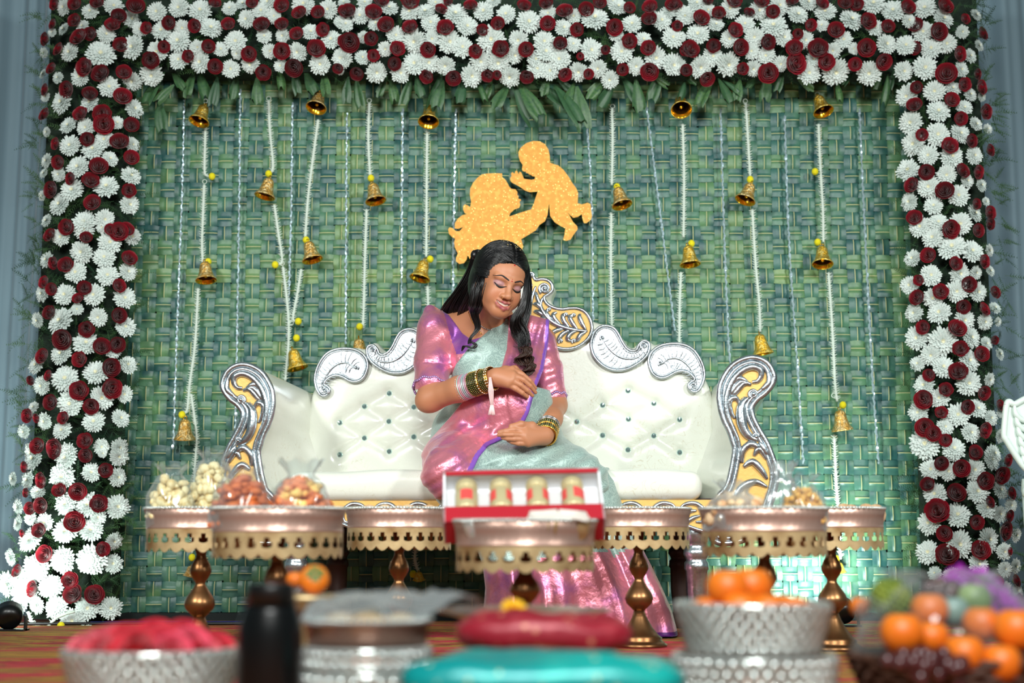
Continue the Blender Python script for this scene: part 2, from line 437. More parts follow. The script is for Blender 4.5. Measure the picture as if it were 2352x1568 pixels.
FL = {}
FL['w'] = [
 (0, 0, "435,50,55 765,45,65 610,80,55 880,130,60 1060,80,65 1210,55,70 1350,75,75 1550,60,50 1640,30,50 1810,15,60 1760,75,60 1850,110,50 2050,30,75 2215,65,65 2320,20,40 355,220,32 435,200,45 560,180,45 715,235,60 945,200,50 1090,210,65 1230,190,55 1420,195,75 1665,130,60 1780,245,50 1910,240,50 2095,220,60 2300,150,50 2235,270,65 300,355,35 475,355,65 680,370,95 900,320,80 1065,350,70 1205,280,80 1330,320,50 1490,335,50 1590,280,70 1600,360,40 1820,345,50 2010,350,65 2300,390,60 1210,405,65 1355,420,70 1690,430,60 1895,445,45 2160,430,70 1555,465,60 295,500,35 395,525,40 545,520,65 735,590,70 895,545,65 1025,505,75 310,655,35 425,690,80 610,700,65 900,735,65 580,860,60 465,850,60 790,830,45 320,890,35 475,985,70 630,1010,75 705,940,60 890,975,50 740,1075,55 320,1085,50 530,1130,75 400,1175,50 880,1190,65 720,1265,80 490,1285,75 290,1320,35 870,1380,65 410,1380,75 320,1490,45 570,1500,75 705,1480,65 300,1170,35"),
 (776, 0, "150,110,60 50,165,55 345,60,60 490,80,65 590,85,65 260,160,55 660,20,55 790,100,80 985,80,70 870,180,70 1135,100,65 1285,150,80 1420,90,55 1520,190,60 1730,130,90 1590,110,50 1890,50,65 1985,165,65 2180,140,70 2230,85,50 2320,80,50 625,155,65 635,260,55 390,240,60 520,280,80 750,280,80 840,320,70 170,250,40 320,330,50 40,390,65 165,390,50 520,430,75 610,420,70 725,440,65 260,485,70 420,490,65 1035,265,90 1220,270,65 1190,370,60 960,410,70 1080,420,75 1390,280,70 1400,350,70 1495,400,75 1585,300,55 1705,340,75 1915,350,75 1345,465,65 1430,480,60 1625,480,65 1755,460,60 2010,445,60 2140,390,75 2260,440,75 2260,255,70 2060,270,55 1880,230,50 900,510,75 1160,515,70 1835,535,60 1330,400,60 15,480,25 180,20,50 1050,10,50 1850,10,45"),
 (1552, 0, "65,110,65 140,25,60 215,70,50 365,60,65 555,75,65 695,40,70 820,105,70 890,20,60 1010,85,70 270,170,55 465,165,65 660,180,85 150,235,75 365,260,60 530,250,65 725,255,65 870,270,60 985,175,45 1180,140,80 1130,270,60 1330,30,80 1465,80,80 1340,190,60 1570,140,50 1680,60,75 1800,130,70 1665,215,70 1930,215,45 2020,105,45 1415,300,70 1550,310,70 1825,295,65 1720,330,70 1060,340,55 1200,330,40 2040,310,40 1980,380,50 30,250,40 510,345,55 610,375,60 250,380,65 20,435,45 350,430,80 165,450,75 520,460,55 705,430,55 895,490,75 1075,480,90 1305,490,80 1535,480,65 1680,460,80 1920,470,55 930,400,50 1560,650,70 1745,615,70 1865,600,55 1980,640,50 2060,650,35 1770,755,75 1585,825,75 1945,730,55 2020,840,50 1765,910,80 1915,905,70 1610,970,80 1705,1050,65 1860,1060,75 2010,1050,60 1570,1150,75 1825,1180,65 1960,1220,50 2055,1250,45 1705,1260,75 1905,1320,70 1580,1360,60 1740,1390,60 2010,1440,60 1650,1530,70 1770,1500,60 1915,1510,75 2090,1360,30 2100,870,35 1600,600,50"),
 (0, 517, "570,25,70 415,80,60 690,15,40 890,75,55 320,235,55 555,180,75 740,120,75 705,220,70 510,320,70 725,340,70 860,315,60 290,460,55 440,470,70 635,470,70 840,495,70 520,565,40 260,640,50 415,650,90 665,620,60 845,690,65 580,800,80 420,870,75 755,850,55 250,945,60 440,1040,85 650,1000,80 860,945,60 285,1080,60 480,1200,85 685,1165,75 835,1140,55 230,1230,40 305,1320,55 635,1325,70 810,1305,60 165,1390,45 420,1385,60 220,1530,65 455,1530,60 685,1490,50 800,1500,60"),
 (1552, 517, "1735,85,70 1860,150,90 1995,180,75 1600,225,55 1720,340,70 1910,325,70 2020,320,45 2110,170,40 2115,310,40 1580,405,60 1740,490,65 1895,445,70 1610,590,60 1780,590,75 2030,450,65 1940,640,70 2080,650,55 2150,560,40 1630,760,75 1800,780,90 1985,760,70 2090,800,45 1720,875,65 1635,935,50 1800,960,75 1970,915,75 1680,1080,70 1970,1065,80 2180,870,40 1780,1165,65 1640,1260,65 1905,1280,75 2030,1240,65 2120,1300,50 2110,1040,45 1815,1360,55 1985,1400,65 1680,1480,95 1870,1510,75 2140,1540,60 2190,1260,40 2180,1420,45 2170,650,30"),
 (0, 1034, "235,60,75 450,50,75 800,40,60 420,175,80 615,150,60 790,180,60 95,190,45 195,200,60 260,280,50 130,380,50 450,360,75 595,370,80 790,380,75 210,460,45 305,480,55 130,490,50 445,545,80 615,540,75 660,450,50 210,605,80 765,610,55 80,720,55 430,740,85 620,740,95 760,765,60 250,790,90 345,920,75 60,900,80 180,950,90 150,1040,80 385,1060,75 255,1040,60 590,1060,75 745,1060,70 490,1145,75 690,20,30 130,860,60"),
 (1552, 1034, "1680,10,50 1865,15,60 1720,130,65 1835,140,60 2010,130,70 2120,60,70 1755,295,75 2030,280,75 2180,270,60 1900,440,80 1715,490,75 2090,390,70 2180,430,55 1905,635,90 2100,600,80 2210,680,55 1700,690,75 2035,770,65 2290,570,45 2215,800,50 2285,780,50 1750,830,45 1870,845,60 2210,930,50 2300,950,40 2255,370,45")]
FL['r'] = [
 (0, 0, "370,30,40 505,30,45 655,20,45 915,45,60 800,110,50 760,170,50 505,140,45 360,165,35 990,190,40 1140,155,45 1315,175,45 1450,25,40 1540,165,45 1700,20,40 1765,170,55 1900,165,45 1900,40,50 2020,90,50 2145,85,45 2320,75,40 2180,200,45 2000,230,45 2320,275,40 310,265,45 535,255,60 610,230,45 400,335,45 815,305,50 1105,315,40 1015,405,55 1270,380,40 1405,315,45 1680,365,50 1900,345,55 2130,330,60 1450,450,50 1775,490,50 1985,455,60 2280,460,35 350,465,40 575,455,60 680,500,60 835,490,50 310,605,40 455,605,55 605,635,50 825,655,60 305,775,45 545,770,50 690,770,60 700,840,65 885,845,50 380,970,40 590,940,45 805,960,60 885,1065,50 395,1095,45 665,1125,60 610,1220,55 350,1280,55 870,1285,45 625,1370,55 450,1530,50 480,1205,40 745,1550,40 850,1550,50"),
 (776, 0, "65,80,55 240,85,55 290,10,50 485,10,60 695,65,40 745,10,30 895,40,45 325,170,55 487,185,50 725,190,55 975,205,40 1080,160,45 1255,40,45 1405,25,45 1415,160,50 1530,80,55 1675,65,50 1765,20,45 1615,200,45 1865,185,55 1965,55,40 2105,50,50 2100,130,50 2260,30,50 2290,175,35 80,285,65 225,260,45 400,330,50 240,375,40 380,430,45 610,335,50 930,345,45 1100,330,55 1270,335,50 1500,295,45 1805,335,30 1635,380,25 1965,280,50 2095,325,50 2340,340,35 130,495,45 600,515,45 780,525,50 1010,510,40 1075,505,30 1275,515,45 1530,500,45 1690,500,35 1920,470,40 2105,480,60 2340,475,30 10,465,25"),
 (1552, 0, "15,30,30 170,125,55 290,90,45 215,10,35 395,10,50 575,10,50 495,85,35 655,80,45 785,10,40 985,25,45 1145,20,50 1220,30,45 15,175,30 400,205,50 910,170,40 825,230,35 1080,205,55 1295,145,55 1430,180,45 1565,50,50 1615,170,50 1815,45,55 1950,130,35 2065,230,45 1770,215,60 95,335,60 255,310,45 435,320,55 620,285,50 800,325,55 960,330,65 1285,325,60 1615,325,45 1910,365,50 70,475,40 210,530,50 450,465,40 625,495,65 805,430,70 1015,420,55 1210,435,45 1400,415,55 1825,500,70 2030,500,35 1945,570,45 2055,590,50 1625,590,40 1610,710,50 1860,675,50 2085,755,50 1920,800,45 1660,910,40 1845,985,55 1990,950,45 2115,1015,40 1690,1160,50 1930,1155,50 2035,1160,45 1595,1250,50 1815,1290,60 1610,1470,50 1850,1545,60 2025,1375,35 2115,1435,45 2115,1510,40 2035,1555,45"),
 (0, 517, "340,70,45 450,15,50 580,85,40 740,30,35 800,45,60 365,255,40 445,270,50 870,225,50 300,385,40 350,430,40 570,425,45 800,410,45 525,495,35 335,590,45 800,610,50 585,700,50 425,770,65 685,820,55 790,805,50 290,885,50 540,905,50 745,960,60 330,1015,35 210,1045,30 750,1100,65 535,1115,60 345,1195,50 615,1220,50 190,1285,45 250,1300,30 430,1300,40 575,1455,50 255,1490,50 375,1500,60 580,1550,45"),
 (1552, 517, "1705,205,50 2075,245,45 1885,260,45 1640,370,35 1785,450,50 1975,400,50 2150,455,40 1630,490,50 1940,550,45 2075,570,45 1670,690,45 1895,700,60 2150,775,28 1920,835,50 2060,870,50 1905,990,60 1710,1010,40 2075,1130,45 1820,1110,45 1675,1175,60 1965,1225,45 1790,1265,40 2185,1215,35 1680,1365,60 1735,1405,50 2080,1380,50 1820,1450,40 2020,1530,45"),
 (0, 1034, "370,10,45 170,110,35 710,135,45 285,200,50 400,270,45 525,275,55 180,285,30 280,370,50 205,390,40 665,360,55 500,485,65 265,540,45 155,560,25 305,700,55 120,815,40 690,665,45 470,875,50 225,935,50 495,970,60 635,975,60"),
 (1552, 1034, "1790,85,45 1925,120,55 2020,20,40 2235,65,40 1700,230,45 1890,290,60 2085,205,55 2195,165,55 2260,290,40 2115,350,35 1765,410,75 2030,485,45 1815,560,50 2215,540,60 2245,440,40 1830,705,70 2055,675,60 2250,680,25 2155,890,50 2290,880,40 2310,1010,40")]
def flowers(key):
    out = []
    for ox, oy, s in FL[key]:
        for q in s.split():
            a, b, c = map(float, q.split(','))
            out.append((ox + a / 2.9363, oy + b / 2.9363, c / 2.9363))
    return out
def place(px, py):
    """depth and outward normal of the flower bed of the arch at a photo pixel"""
    lc, lw = LC(py); rc, rw = RC(py)
    cands = [('left column', (px - lc) / lw, 0), ('right column', (px - rc) / rw, 0)]
    reg, u, v = min(cands, key=lambda t: abs(t[1]))
    if abs(u) > 1.0 and py < 215:
        reg, u, v = 'top of the arch', 0.0, -(py - 60) / 115
    if py < 200 and abs(u) > 0.8 and 250 < px < 2110: reg, u, v = 'top of the arch', 0.0, -(py - 60) / 115
    u = max(-1, min(1, u)); v = max(-1, min(1, v))
    Y = 4.965 - 0.095 * math.sqrt(max(0, 1 - 0.85 * u * u)) * math.sqrt(max(0, 1 - 0.7 * v * v))
    nrm = Vector((u * 0.75, -1, v * 0.45 if reg[0] == 't' else 0.05))
    return reg, Y, nrm.normalized()

M_petal = mat('white_petal', (212, 222, 217), 0.6, sss=0.0, mix=(8, (190, 206, 200), 2, 0.4, 0.7))
M_cream = mat('cream_centre', (222, 222, 192), 0.6)
M_rose = mat('rose_petal', (128, 10, 30), 0.5, sheen=0.25, rand=[(112, 5, 20), (138, 8, 30), (92, 4, 16), (128, 8, 26)])
M_sepal = mat('sepal', (60, 96, 56), 0.6)
def chrysanth(seed):
    rnd = random.Random(seed); mb = MB()
    for ring, (np_, ln, el, wd) in enumerate([(26, 1.0, .12, .105), (24, .93, .34, .10), (20, .78, .58, .10), (16, .60, .85, .10), (11, .40, 1.12, .09), (7, .24, 1.35, .08)]):
        for k in range(np_):
            a = 2 * math.pi * (k + rnd.uniform(-.25, .25) + ring * .5) / np_
            l = ln * rnd.uniform(.86, 1.08); e = el + rnd.uniform(-.12, .12); wv = wd * rnd.uniform(.8, 1.15)
            ca, sa = math.cos(a), math.sin(a); V = []
            for t in (0.08, 0.45, 0.8, 1.0):
                ee = e * (1 - .35 * t) + 0.10 * t * t
                r = l * t * math.cos(ee); z = l * t * math.sin(ee) * .75 + .05 * ring
                w2 = wv * (0.45 if t < .1 else 1.0 if t < .9 else .35)
                for sd, dz in ((-1, .05), (0, 0), (1, .05)):
                    V.append((r * ca - sd * w2 * sa, r * sa + sd * w2 * ca, z + dz * w2 * 8))
            Fc = [(i * 3 + j, i * 3 + j + 1, i * 3 + j + 4, i * 3 + j + 3) for i in range(3) for j in (0, 1)]
            mb.add(V, Fc, 1 if ring >= 5 else 0)
    mb.lathe([(0.02, -.35), (.22, -.15), (.3, 0.0)], 8, 2)
    return mb
def rose(seed):
    rnd = random.Random(seed); mb = MB()
    lay = [(5, .88, .70, .75), (5, .74, .84, .95), (4, .58, .92, 1.1), (3, .40, .98, 1.3), (2, .22, 1.0, 1.4)]
    for ring, (np_, R, hgt, up) in enumerate(lay):
        for k in range(np_):
            a0 = 2 * math.pi * (k + ring * .37 + rnd.uniform(-.1, .1)) / np_; span = 2 * math.pi / np_ * 1.45
            V = []; nu, nv = 7, 5
            for i in range(nv):
                t = i / (nv - 1)
                for j in range(nu):
                    q = j / (nu - 1) - .5
                    top = 1 - 1.1 * q * q
                    z = -.30 + hgt * t * (.72 + .28 * top)
                    rr = R * (.28 + .72 * math.sin(min(t * 1.25, 1.0) * math.pi / 2)) + (0.12 * t ** 4 * (1.3 - up) * 2) + .10 * q + .03 * math.sin(6 * q + seed)
                    if t > .85: rr += .06 * (1 - ring * .2); z -= .03
                    a = a0 + q * span
                    V.append((rr * math.cos(a), rr * math.sin(a), z))
            mb.add(V, [(i * nu + j, i * nu + j + 1, (i + 1) * nu + j + 1, (i + 1) * nu + j) for i in range(nv - 1) for j in range(nu - 1)])
    mb.lathe([(0.03, -.75), (.12, -.55), (.45, -.36), (.55, -.28)], 8, 1)
    return mb
def whereabouts(reg, px, py, r, what):
    size = 'large ' if r > 23 else 'small ' if r < 16 else ''
    if reg == 'top of the arch':
        k = sum(px > q for q in (470, 735, 985, 1230, 1480, 1720, 1900))
        z = ['at its left end', 'above the first two bells', 'above the second and third bells', 'left of centre', 'right of centre', 'above the dark mouthed bell', 'left of the rightmost bell', 'at its right end'][k]
        row = 'upper rows' if py < 60 else 'middle rows' if py < 120 else 'lower edge'
        return f'{size}{what}, {row} of the arch top, {z}'
    c, hw = LC(py) if reg[0] == 'l' else RC(py)
    u = (px - c) / hw * (1 if reg[0] == 'r' else -1)
    edge = 'outer edge' if u > .4 else 'inner edge' if u < -.35 else 'middle'
    k = sum(py > q for q in (200, 380, 560, 740, 920, 1100, 1260))
    z = ['in the top corner', 'level with the top bells', 'level with the baby cut-out', 'just above the sofa', 'level with the sofa top', 'level with the sofa back', 'level with the sofa seat', 'near the floor'][k]
    return f'{size}{what}, {reg}, {edge}, {z}'
def plant(lst, makers, mats, name, cat, what, groups, cap=300, cat2='w'):
    protos = []
    lst = sorted(lst, key=lambda q: -q[2])
    rest = MB(); rnd = random.Random(5)
    first = {}
    for i, (px, py, r) in enumerate(lst):
        reg, Y, nrm = place(px, py)
        p = P(px, py, Y - (0 if cat2 == 'w' else .018)); rad = r / F * Y * (1.15 if cat2 == 'w' else 1.02)
        q = nrm + Vector((rnd.uniform(-.3, .3), 0, rnd.uniform(-.3, .3))); q.normalize()
        R = q.to_track_quat('Z', 'Y') @ Quaternion((0, 0, 1), rnd.uniform(0, 6.28))
        v = i % len(makers)
        if i < cap:
            if v not in first:
                o = makers[v].obj(name, mats); first[v] = o
            else:
                o = first[v].copy(); COL.objects.link(o)
            o.location = p; o.rotation_mode = 'QUATERNION'; o.rotation_quaternion = R; o.scale = (rad, rad, rad * .9)
            tag(o, whereabouts(reg, px, py, r, what), cat, groups + ' on the ' + reg)
        else:
            M = Matrix.Translation(p) @ R.to_matrix().to_4x4() @ Matrix.Scale(rad, 4)
            A = np.array(M); V = np.array(makers[v].v) @ A[:3, :3].T + A[:3, 3]
            rest.add(V, makers[v].f, makers[v].m)
    if rest.v:
        o = rest.obj(name, mats); tag(o, 'smallest white flower heads tucked between the larger ones of the arch', cat, kind='stuff')
plant(flowers('w'), [chrysanth(i) for i in range(4)], [M_petal, M_cream, M_sepal], 'chrysanthemum', 'flower', 'white chrysanthemum', 'white chrysanthemums')
plant(flowers('r'), [rose(i) for i in range(3)], [M_rose, M_sepal], 'rose', 'flower', 'dark red rose', 'red roses', cat2='r')

# fern sprays behind and between the flowers
mb = MB(); rnd = random.Random(11)
def sprig(mb, p, dirv, ln, nrm):
    d = Vector(dirv).normalized(); s = d.cross(Vector(nrm)).normalized(); up = Vector(nrm)
    nn = 11
    mb.add([p + s * .0007, p - s * .0007, p + d * ln], [(0, 1, 2)])
    for i in range(2, nn):
        t = i / nn; c = p + d * ln * t - Vector((0, 0, .18 * ln * t * t))
        for sd in (-1, 1, 0.4):
            l = ln * .30 * (1.1 - t) * rnd.uniform(.7, 1.2); e = c + (s * sd + d * .7 + up * rnd.uniform(-.5, .6)).normalized() * l
            wv = d * .0011 + up * .0008
            mb.add([c - wv, c + wv, e], [(0, 1, 2)])
for i in range(2600):
    k = rnd.random()
    if k < .38:
        py = rnd.uniform(-10, 1400); c, hw = LC(py); px = c + hw * rnd.uniform(-1.0, 1.12)
    elif k < .74:
        py = rnd.uniform(-10, 1390); c, hw = RC(py); px = c + hw * rnd.uniform(-1.1, 1.12)
    else:
        py = rnd.uniform(-20, 178); px = rnd.uniform(300, 2090)
    reg, Y, nrm = place(px, py)
    p = Vector(P(px, py, Y + .03)); a = rnd.uniform(0, 6.28)
    dv = Vector((math.cos(a) + nrm.x * 1.3, -.35, math.sin(a)))
    sprig(mb, p, dv, rnd.uniform(.05, .10), (nrm.x * .5, -1, 0.2))
tag(mb.obj('fern_foliage', M_fern, arch, smooth=False, off=(0, 4.98, 0)), kind='stuff')

# hanging fishtail leaves under the top of the arch
M_fish = mat('fishtail_leaf', (70, 112, 62), 0.45, rand=[(66, 102, 58), (50, 86, 58), (80, 116, 62), (44, 76, 54)], mix=(14, (46, 82, 54), 3, .4, .7))
def fish(seed):
    rnd = random.Random(seed); mb = MB(); n = 7; V = []
    W_ = [.06, .20, .34, .44, .46, .36]
    L_ = [0, .2, .42, .64, .84, 1.0]
    for i, (w_, l_) in enumerate(zip(W_, L_)):
        for j in range(n):
            u = j / (n - 1) - .5
            jag = (rnd.uniform(-.10, .10) if i == 5 else 0) + (.22 * abs(u) * (1 if i == 5 else 0)) * (-1 if seed % 2 else .6)
            V.append((u * w_ * 2 * .46, -.10 * math.sin(l_ * 2.2) + .05 * math.cos(u * 9 + seed) * l_, -(l_ + jag)))
    k = len(V)
    V2 = [(x, y + .012, z) for x, y, z in V]
    Fc = [(i * n + j, i * n + j + 1, (i + 1) * n + j + 1, (i + 1) * n + j) for i in range(5) for j in range(n - 1)]
    return mb.add(V + V2, Fc + [tuple(k + a for a in q)[::-1] for q in Fc])
LV = [(380,165,350,240),(395,170,420,205),(400,200,360,230),(365,235,372,295),(450,165,430,222),(455,165,466,228),(500,182,485,236),(590,182,590,236),(640,158,640,202),(672,160,682,208),(700,168,722,216),(800,182,795,226),(818,184,828,238),(890,180,868,218),(898,184,906,228),(945,176,924,232),(955,180,966,222),(1015,172,988,242),(1018,190,1004,242),(1065,184,1048,238),(1095,190,1112,228),(1130,190,1118,216),(1172,196,1142,252),(1180,200,1222,272),(1190,196,1240,268),(1260,180,1248,216),(1280,186,1312,202),(1272,200,1318,288),(1320,194,1298,242),(1325,204,1342,284),(1350,186,1372,222),(1412,190,1374,242),(1420,176,1452,196),(1430,186,1468,232),(1460,186,1470,254),(1500,182,1532,192),(1520,166,1498,222),(1560,166,1602,192),(1575,190,1558,222),(1640,176,1613,238),(1650,186,1672,240),(1660,190,1702,216),(1700,186,1694,226),(1740,182,1718,198),(1765,176,1758,226),(1800,172,1788,202),(1830,186,1872,202),(1920,190,1926,232),(1960,172,1943,192),(2030,166,2008,202),(2040,176,2034,234),(2055,166,2048,198),(545,176,530,226),(745,170,752,214),(1230,200,1290,240),(1395,180,1352,226)]
protos = [fish(i).obj('palm_leaf', M_fish) for i in range(3)]
for i, (ax, ay, tx, ty) in enumerate(LV):
    o = protos[i % 3] if i < 3 else protos[i % 3].copy()
    if i >= 3: COL.objects.link(o)
    Yv = 4.96 + rnd.uniform(-.02, .03); a = P(ax, ay - 6, Yv); b = P(tx, ty, Yv - .02); d = Vector(b - a); ln = d.length
    ang = math.atan2(d.x, -d.z)
    o.location = a; o.rotation_euler = (rnd.uniform(-.25, .1), -ang, rnd.uniform(-.7, .7)); o.rotation_mode = 'XYZ'
    o.scale = (ln * rnd.uniform(.8, 1.1), ln, ln)
    o.rotation_mode = 'QUATERNION'
    o.rotation_quaternion = Quaternion((0, 1, 0), -ang) @ Quaternion((0, 0, 1), rnd.uniform(-.6, .6)) @ Quaternion((1, 0, 0), rnd.uniform(-.2, .1))
    side_ = 'tip to the left' if tx < ax - 10 else 'tip to the right' if tx > ax + 10 else 'hanging straight'
    k_ = sum(ax > q for q in (468, 730, 985, 1190, 1400, 1562, 1712, 1878))
    zone_ = ['left of the leftmost top bell', 'between the first two top bells', 'between the second and third top bells', 'just right of the third top bell', 'above the baby cut-out', 'left of the dark mouthed bell', 'just right of the dark mouthed bell', 'before the rightmost top bell', 'right of the rightmost top bell'][k_]
    tag(o, ('long ' if ln > .12 else 'short ') + 'palm leaf, ' + side_ + ', ' + zone_, 'leaf', 'palm leaves along the top of the arch')

# ---- tinsel strings, bud garlands, bells
M_silver = mat('tinsel', (196, 220, 230), 0.22, 0.55)
M_bud = mat('jasmine_thread', (196, 210, 198), 0.7)
M_pom = mat('pompom', (226, 214, 20), 0.85, bump=(300, 0.8, 0.004))
M_gold = mat('glitter_gold', (246, 192, 60), 0.3, 0.85, mix=(70, (255, 226, 130), 3, .45, .6), bump=(170, 1.0, 0.006, 4))
M_gold2 = mat('rose_glitter_gold', (238, 184, 92), 0.3, 0.85, mix=(80, (255, 228, 166), 3, .45, .6), bump=(150, 1.0, 0.008, 4))
M_gin = mat('polished_gold', (240, 178, 40), 0.16, 0.9)
M_bin = mat('bell_inside_dark_reflection', (70, 44, 12), 0.3, 0.8)  # reflection of the dark hall painted into the gold deep inside the bells
M_black = mat('black_plastic', (8, 9, 10), 0.35)
YS = YB - 0.035
TIN = [("423,230 418,450 405,800 398,1030", 'leftmost'), ("552,205 549,500 544,800 540,1025", 'second from the left'), ("672,235 668,520 660,770", 'crossing the white garlands left of the sofa'),
       ("797,260 795,500 794,790", 'above the outer left scroll of the sofa'), ("925,250 923,500 922,752", 'left of the woman'), ("1047,250 1042,520 1040,760", 'passing left of the golden cut-out'),
       ("1345,255 1358,440 1362,742", 'passing right of the golden cut-out'), ("1485,245 1505,400 1530,600 1550,760", 'slanting right of the golden cut-out'), ("1655,250 1662,500 1672,760 1677,834", 'above the right sofa arm'),
       ("1802,265 1812,550 1832,850 1845,1065", 'right of the right sofa arm'), ("1974,250 1985,500 2003,850 2018,1065", 'rightmost')]
for s, lab in TIN:
    pts = [tuple(map(float, q.split(','))) for q in s.split()]
    c = cr([P(a, b, YS) for a, b in pts], 40)
    rnd2 = random.Random(len(s) * 3 + int(pts[0][0])); L_ = len(c)
    d = np.r_[0, np.cumsum(np.linalg.norm(np.diff(c, axis=0), axis=1))]; nn = int(d[-1] / .006)
    c2 = np.stack([np.interp(np.linspace(0, d[-1], nn), d, c[:, i]) for i in range(3)], 1)
    c2[:, 0] += 0.0016 * np.sin(np.arange(nn) * 1.3); c2[:, 1] += .0012 * np.cos(np.arange(nn) * 1.3)
    mb = MB().tube(c2, [rnd2.uniform(.0020, .0052) for _ in range(nn)], 5)
    for i in range(3, nn, 4):
        if rnd2.random() < .45:
            mb.ball(c2[i] + np.array((0, -.003, 0)), (rnd2.uniform(.004, .0075), .004, rnd2.uniform(.005, .010)), 6, 4)
    o = mb.obj('tinsel_string', M_silver, smooth=False, off=c2[-1]); o.location = c2[-1]
    tag(o, 'silver tinsel string on the backdrop, ' + lab, 'tinsel', 'silver tinsel strings')

def ring_mb(c, R, r):
    t = np.linspace(0, 2 * math.pi, 15)
    return MB().tube(np.stack([c[0] + R * np.cos(t), np.full(15, c[1]), c[2] + R * np.sin(t)], 1), r, 5, cap=False)
def garland(segs, rings, poms, label, Y=YS - .012):
    end = P(*segs[-1][-1], Y); root = empty('bud_garland', end, label, 'garland', 'white bud garlands')
    mb = MB(); rr = random.Random(int(segs[0][0][0]))
    for sg in segs:
        c = cr([P(a, b, Y) for a, b in sg], 30)
        d = np.r_[0, np.cumsum(np.linalg.norm(np.diff(c, axis=0), axis=1))]; nn = max(8, int(d[-1] / .0085))
        c = np.stack([np.interp(np.linspace(0, d[-1], nn), d, c[:, i]) for i in range(3)], 1)
        mb.tube(c, [rr.uniform(.0042, .006) for _ in range(nn)], 6)
        for i in range(1, nn - 1):
            for sd in (-1, 1):
                e = c[i] + np.array((sd * rr.uniform(.009, .014), rr.uniform(-.006, .002), rr.uniform(.002, .009)))
                mb.tube([c[i], (c[i] + e) / 2, e], [.0024, .002, .0006], 4)
    mb.obj('bud_string', M_bud, root, off=end)
    for (a, b) in rings: ring_mb(P(a, b, Y), .0078, .0016).obj('hanging_ring', M_bud, root, off=end)
    for (a, b) in poms:
        q = P(a, b, Y - .012); m3 = MB(); m3.ball(q, (.0125, .0125, .0135), 14, 10); m3.obj('pompom', M_pom, root, off=end)
    return root
garland([[(473, 250), (471, 330), (470, 394), (476, 404), (487, 405)], [(469, 424), (466, 500), (464, 560), (466, 606)]], [(472, 232), (470, 417)], [(487, 405), (478, 601)], 'white bud garland with three bells, leftmost on the backdrop')
garland([[(455, 662), (448, 790), (436, 880), (430, 940), (419, 952)], [(439, 905), (446, 955), (452, 1010), (448, 1075), (445, 1180), (441, 1270)]], [], [(418, 952), (441, 1280)], 'white bud garland hanging low beside the left flower column')
garland([[(617, 230), (620, 300), (627, 380), (619, 400)], [(630, 470), (640, 540), (648, 600), (634, 607)], [(650, 612), (658, 680), (663, 740), (662, 800), (655, 875)]], [(617, 226), (648, 605)], [(617, 399), (632, 608), (681, 776)], 'white bud garland with two bells above the left sofa arm')
garland([[(731, 275), (722, 340), (708, 450), (701, 546)], [(692, 618), (682, 680), (673, 732), (685, 738)]], [(669, 742)], [(703, 551), (685, 738)], 'white bud garland slanting down from the bell second from the left')
garland([[(848, 236), (846, 320), (850, 404)], [(842, 480), (838, 600), (834, 740), (828, 752)]], [(848, 231)], [(852, 409), (826, 750)], 'white bud garland above the left half of the sofa')
garland([[(981, 300), (980, 420), (979, 590)], [(982, 655), (984, 720), (985, 760)]], [], [(988, 595)], 'white bud garland hanging beside the head of the woman')
garland([[(1406, 248), (1407, 330), (1405, 425)], [(1404, 488), (1403, 600), (1405, 760)]], [(1407, 244)], [(1417, 429)], 'white bud garland right of the golden cut-out')
garland([[(1568, 285), (1571, 400), (1570, 545)], [(1564, 625), (1561, 700), (1560, 800)]], [], [(1588, 559)], 'white bud garland over the outer right scroll of the sofa')
garland([[(1713, 236), (1718, 320), (1723, 405)], [(1728, 480), (1735, 600), (1744, 700), (1746, 762)]], [(1712, 232)], [(1723, 412)], 'white bud garland over the right sofa arm')
garland([[(1880, 285), (1884, 380), (1890, 480), (1891, 556)], [(1903, 625), (1912, 760), (1918, 880), (1923, 922)], [(1916, 998), (1920, 1100), (1926, 1180), (1930, 1284)]], [(1878, 216), (1915, 908)], [(1872, 394), (1878, 556), (1936, 930), (1920, 1283)], 'white bud garland with four bells, rightmost on the backdrop')
garland([[(962, 1180), (956, 1250), (953, 1285), (961, 1312)]], [], [(949, 1318)], 'short white bud garland under the sofa seat')
garland([[(64, 1404), (76, 1432), (98, 1441), (120, 1444), (165, 1442), (210, 1438)], [(110, 1438), (128, 1420), (150, 1410), (172, 1404)]], [(112, 1440)], [(140, 1437)], 'white bud garland lying on the floor at the left column', Y=4.80)

def bell_proto(mt):
    root = empty('bell', (0, 0, 0))
    prof = [(.004, .0), (.013, -.002), (.019, -.010), (.0215, -.022), (.024, -.038), (.0275, -.052), (.033, -.062), (.0385, -.069), (.040, -.073), (.0385, -.0745)]
    b = MB().lathe([(r, z) for r, z in prof] + [(.036, -.072), (.030, -.060), (.024, -.046), (.020, -.024), (.010, -.010), (.001, -.008)], 28,
                   m=0, closed=False)
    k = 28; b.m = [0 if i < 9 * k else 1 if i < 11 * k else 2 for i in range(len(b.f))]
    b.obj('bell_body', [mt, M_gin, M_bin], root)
    MB().tube([(0, 0, -.006), (0, 0, -.052)], .0016, 5).ball((0, 0, -.056), .007, 8, 6).obj('clapper', M_gin, root)
    ring_mb((0, 0, .006), .0065, .0016).obj('loop', M_gin, root)
    return root
bp = {0: bell_proto(M_gold), 1: bell_proto(M_gold2)}; used = set()
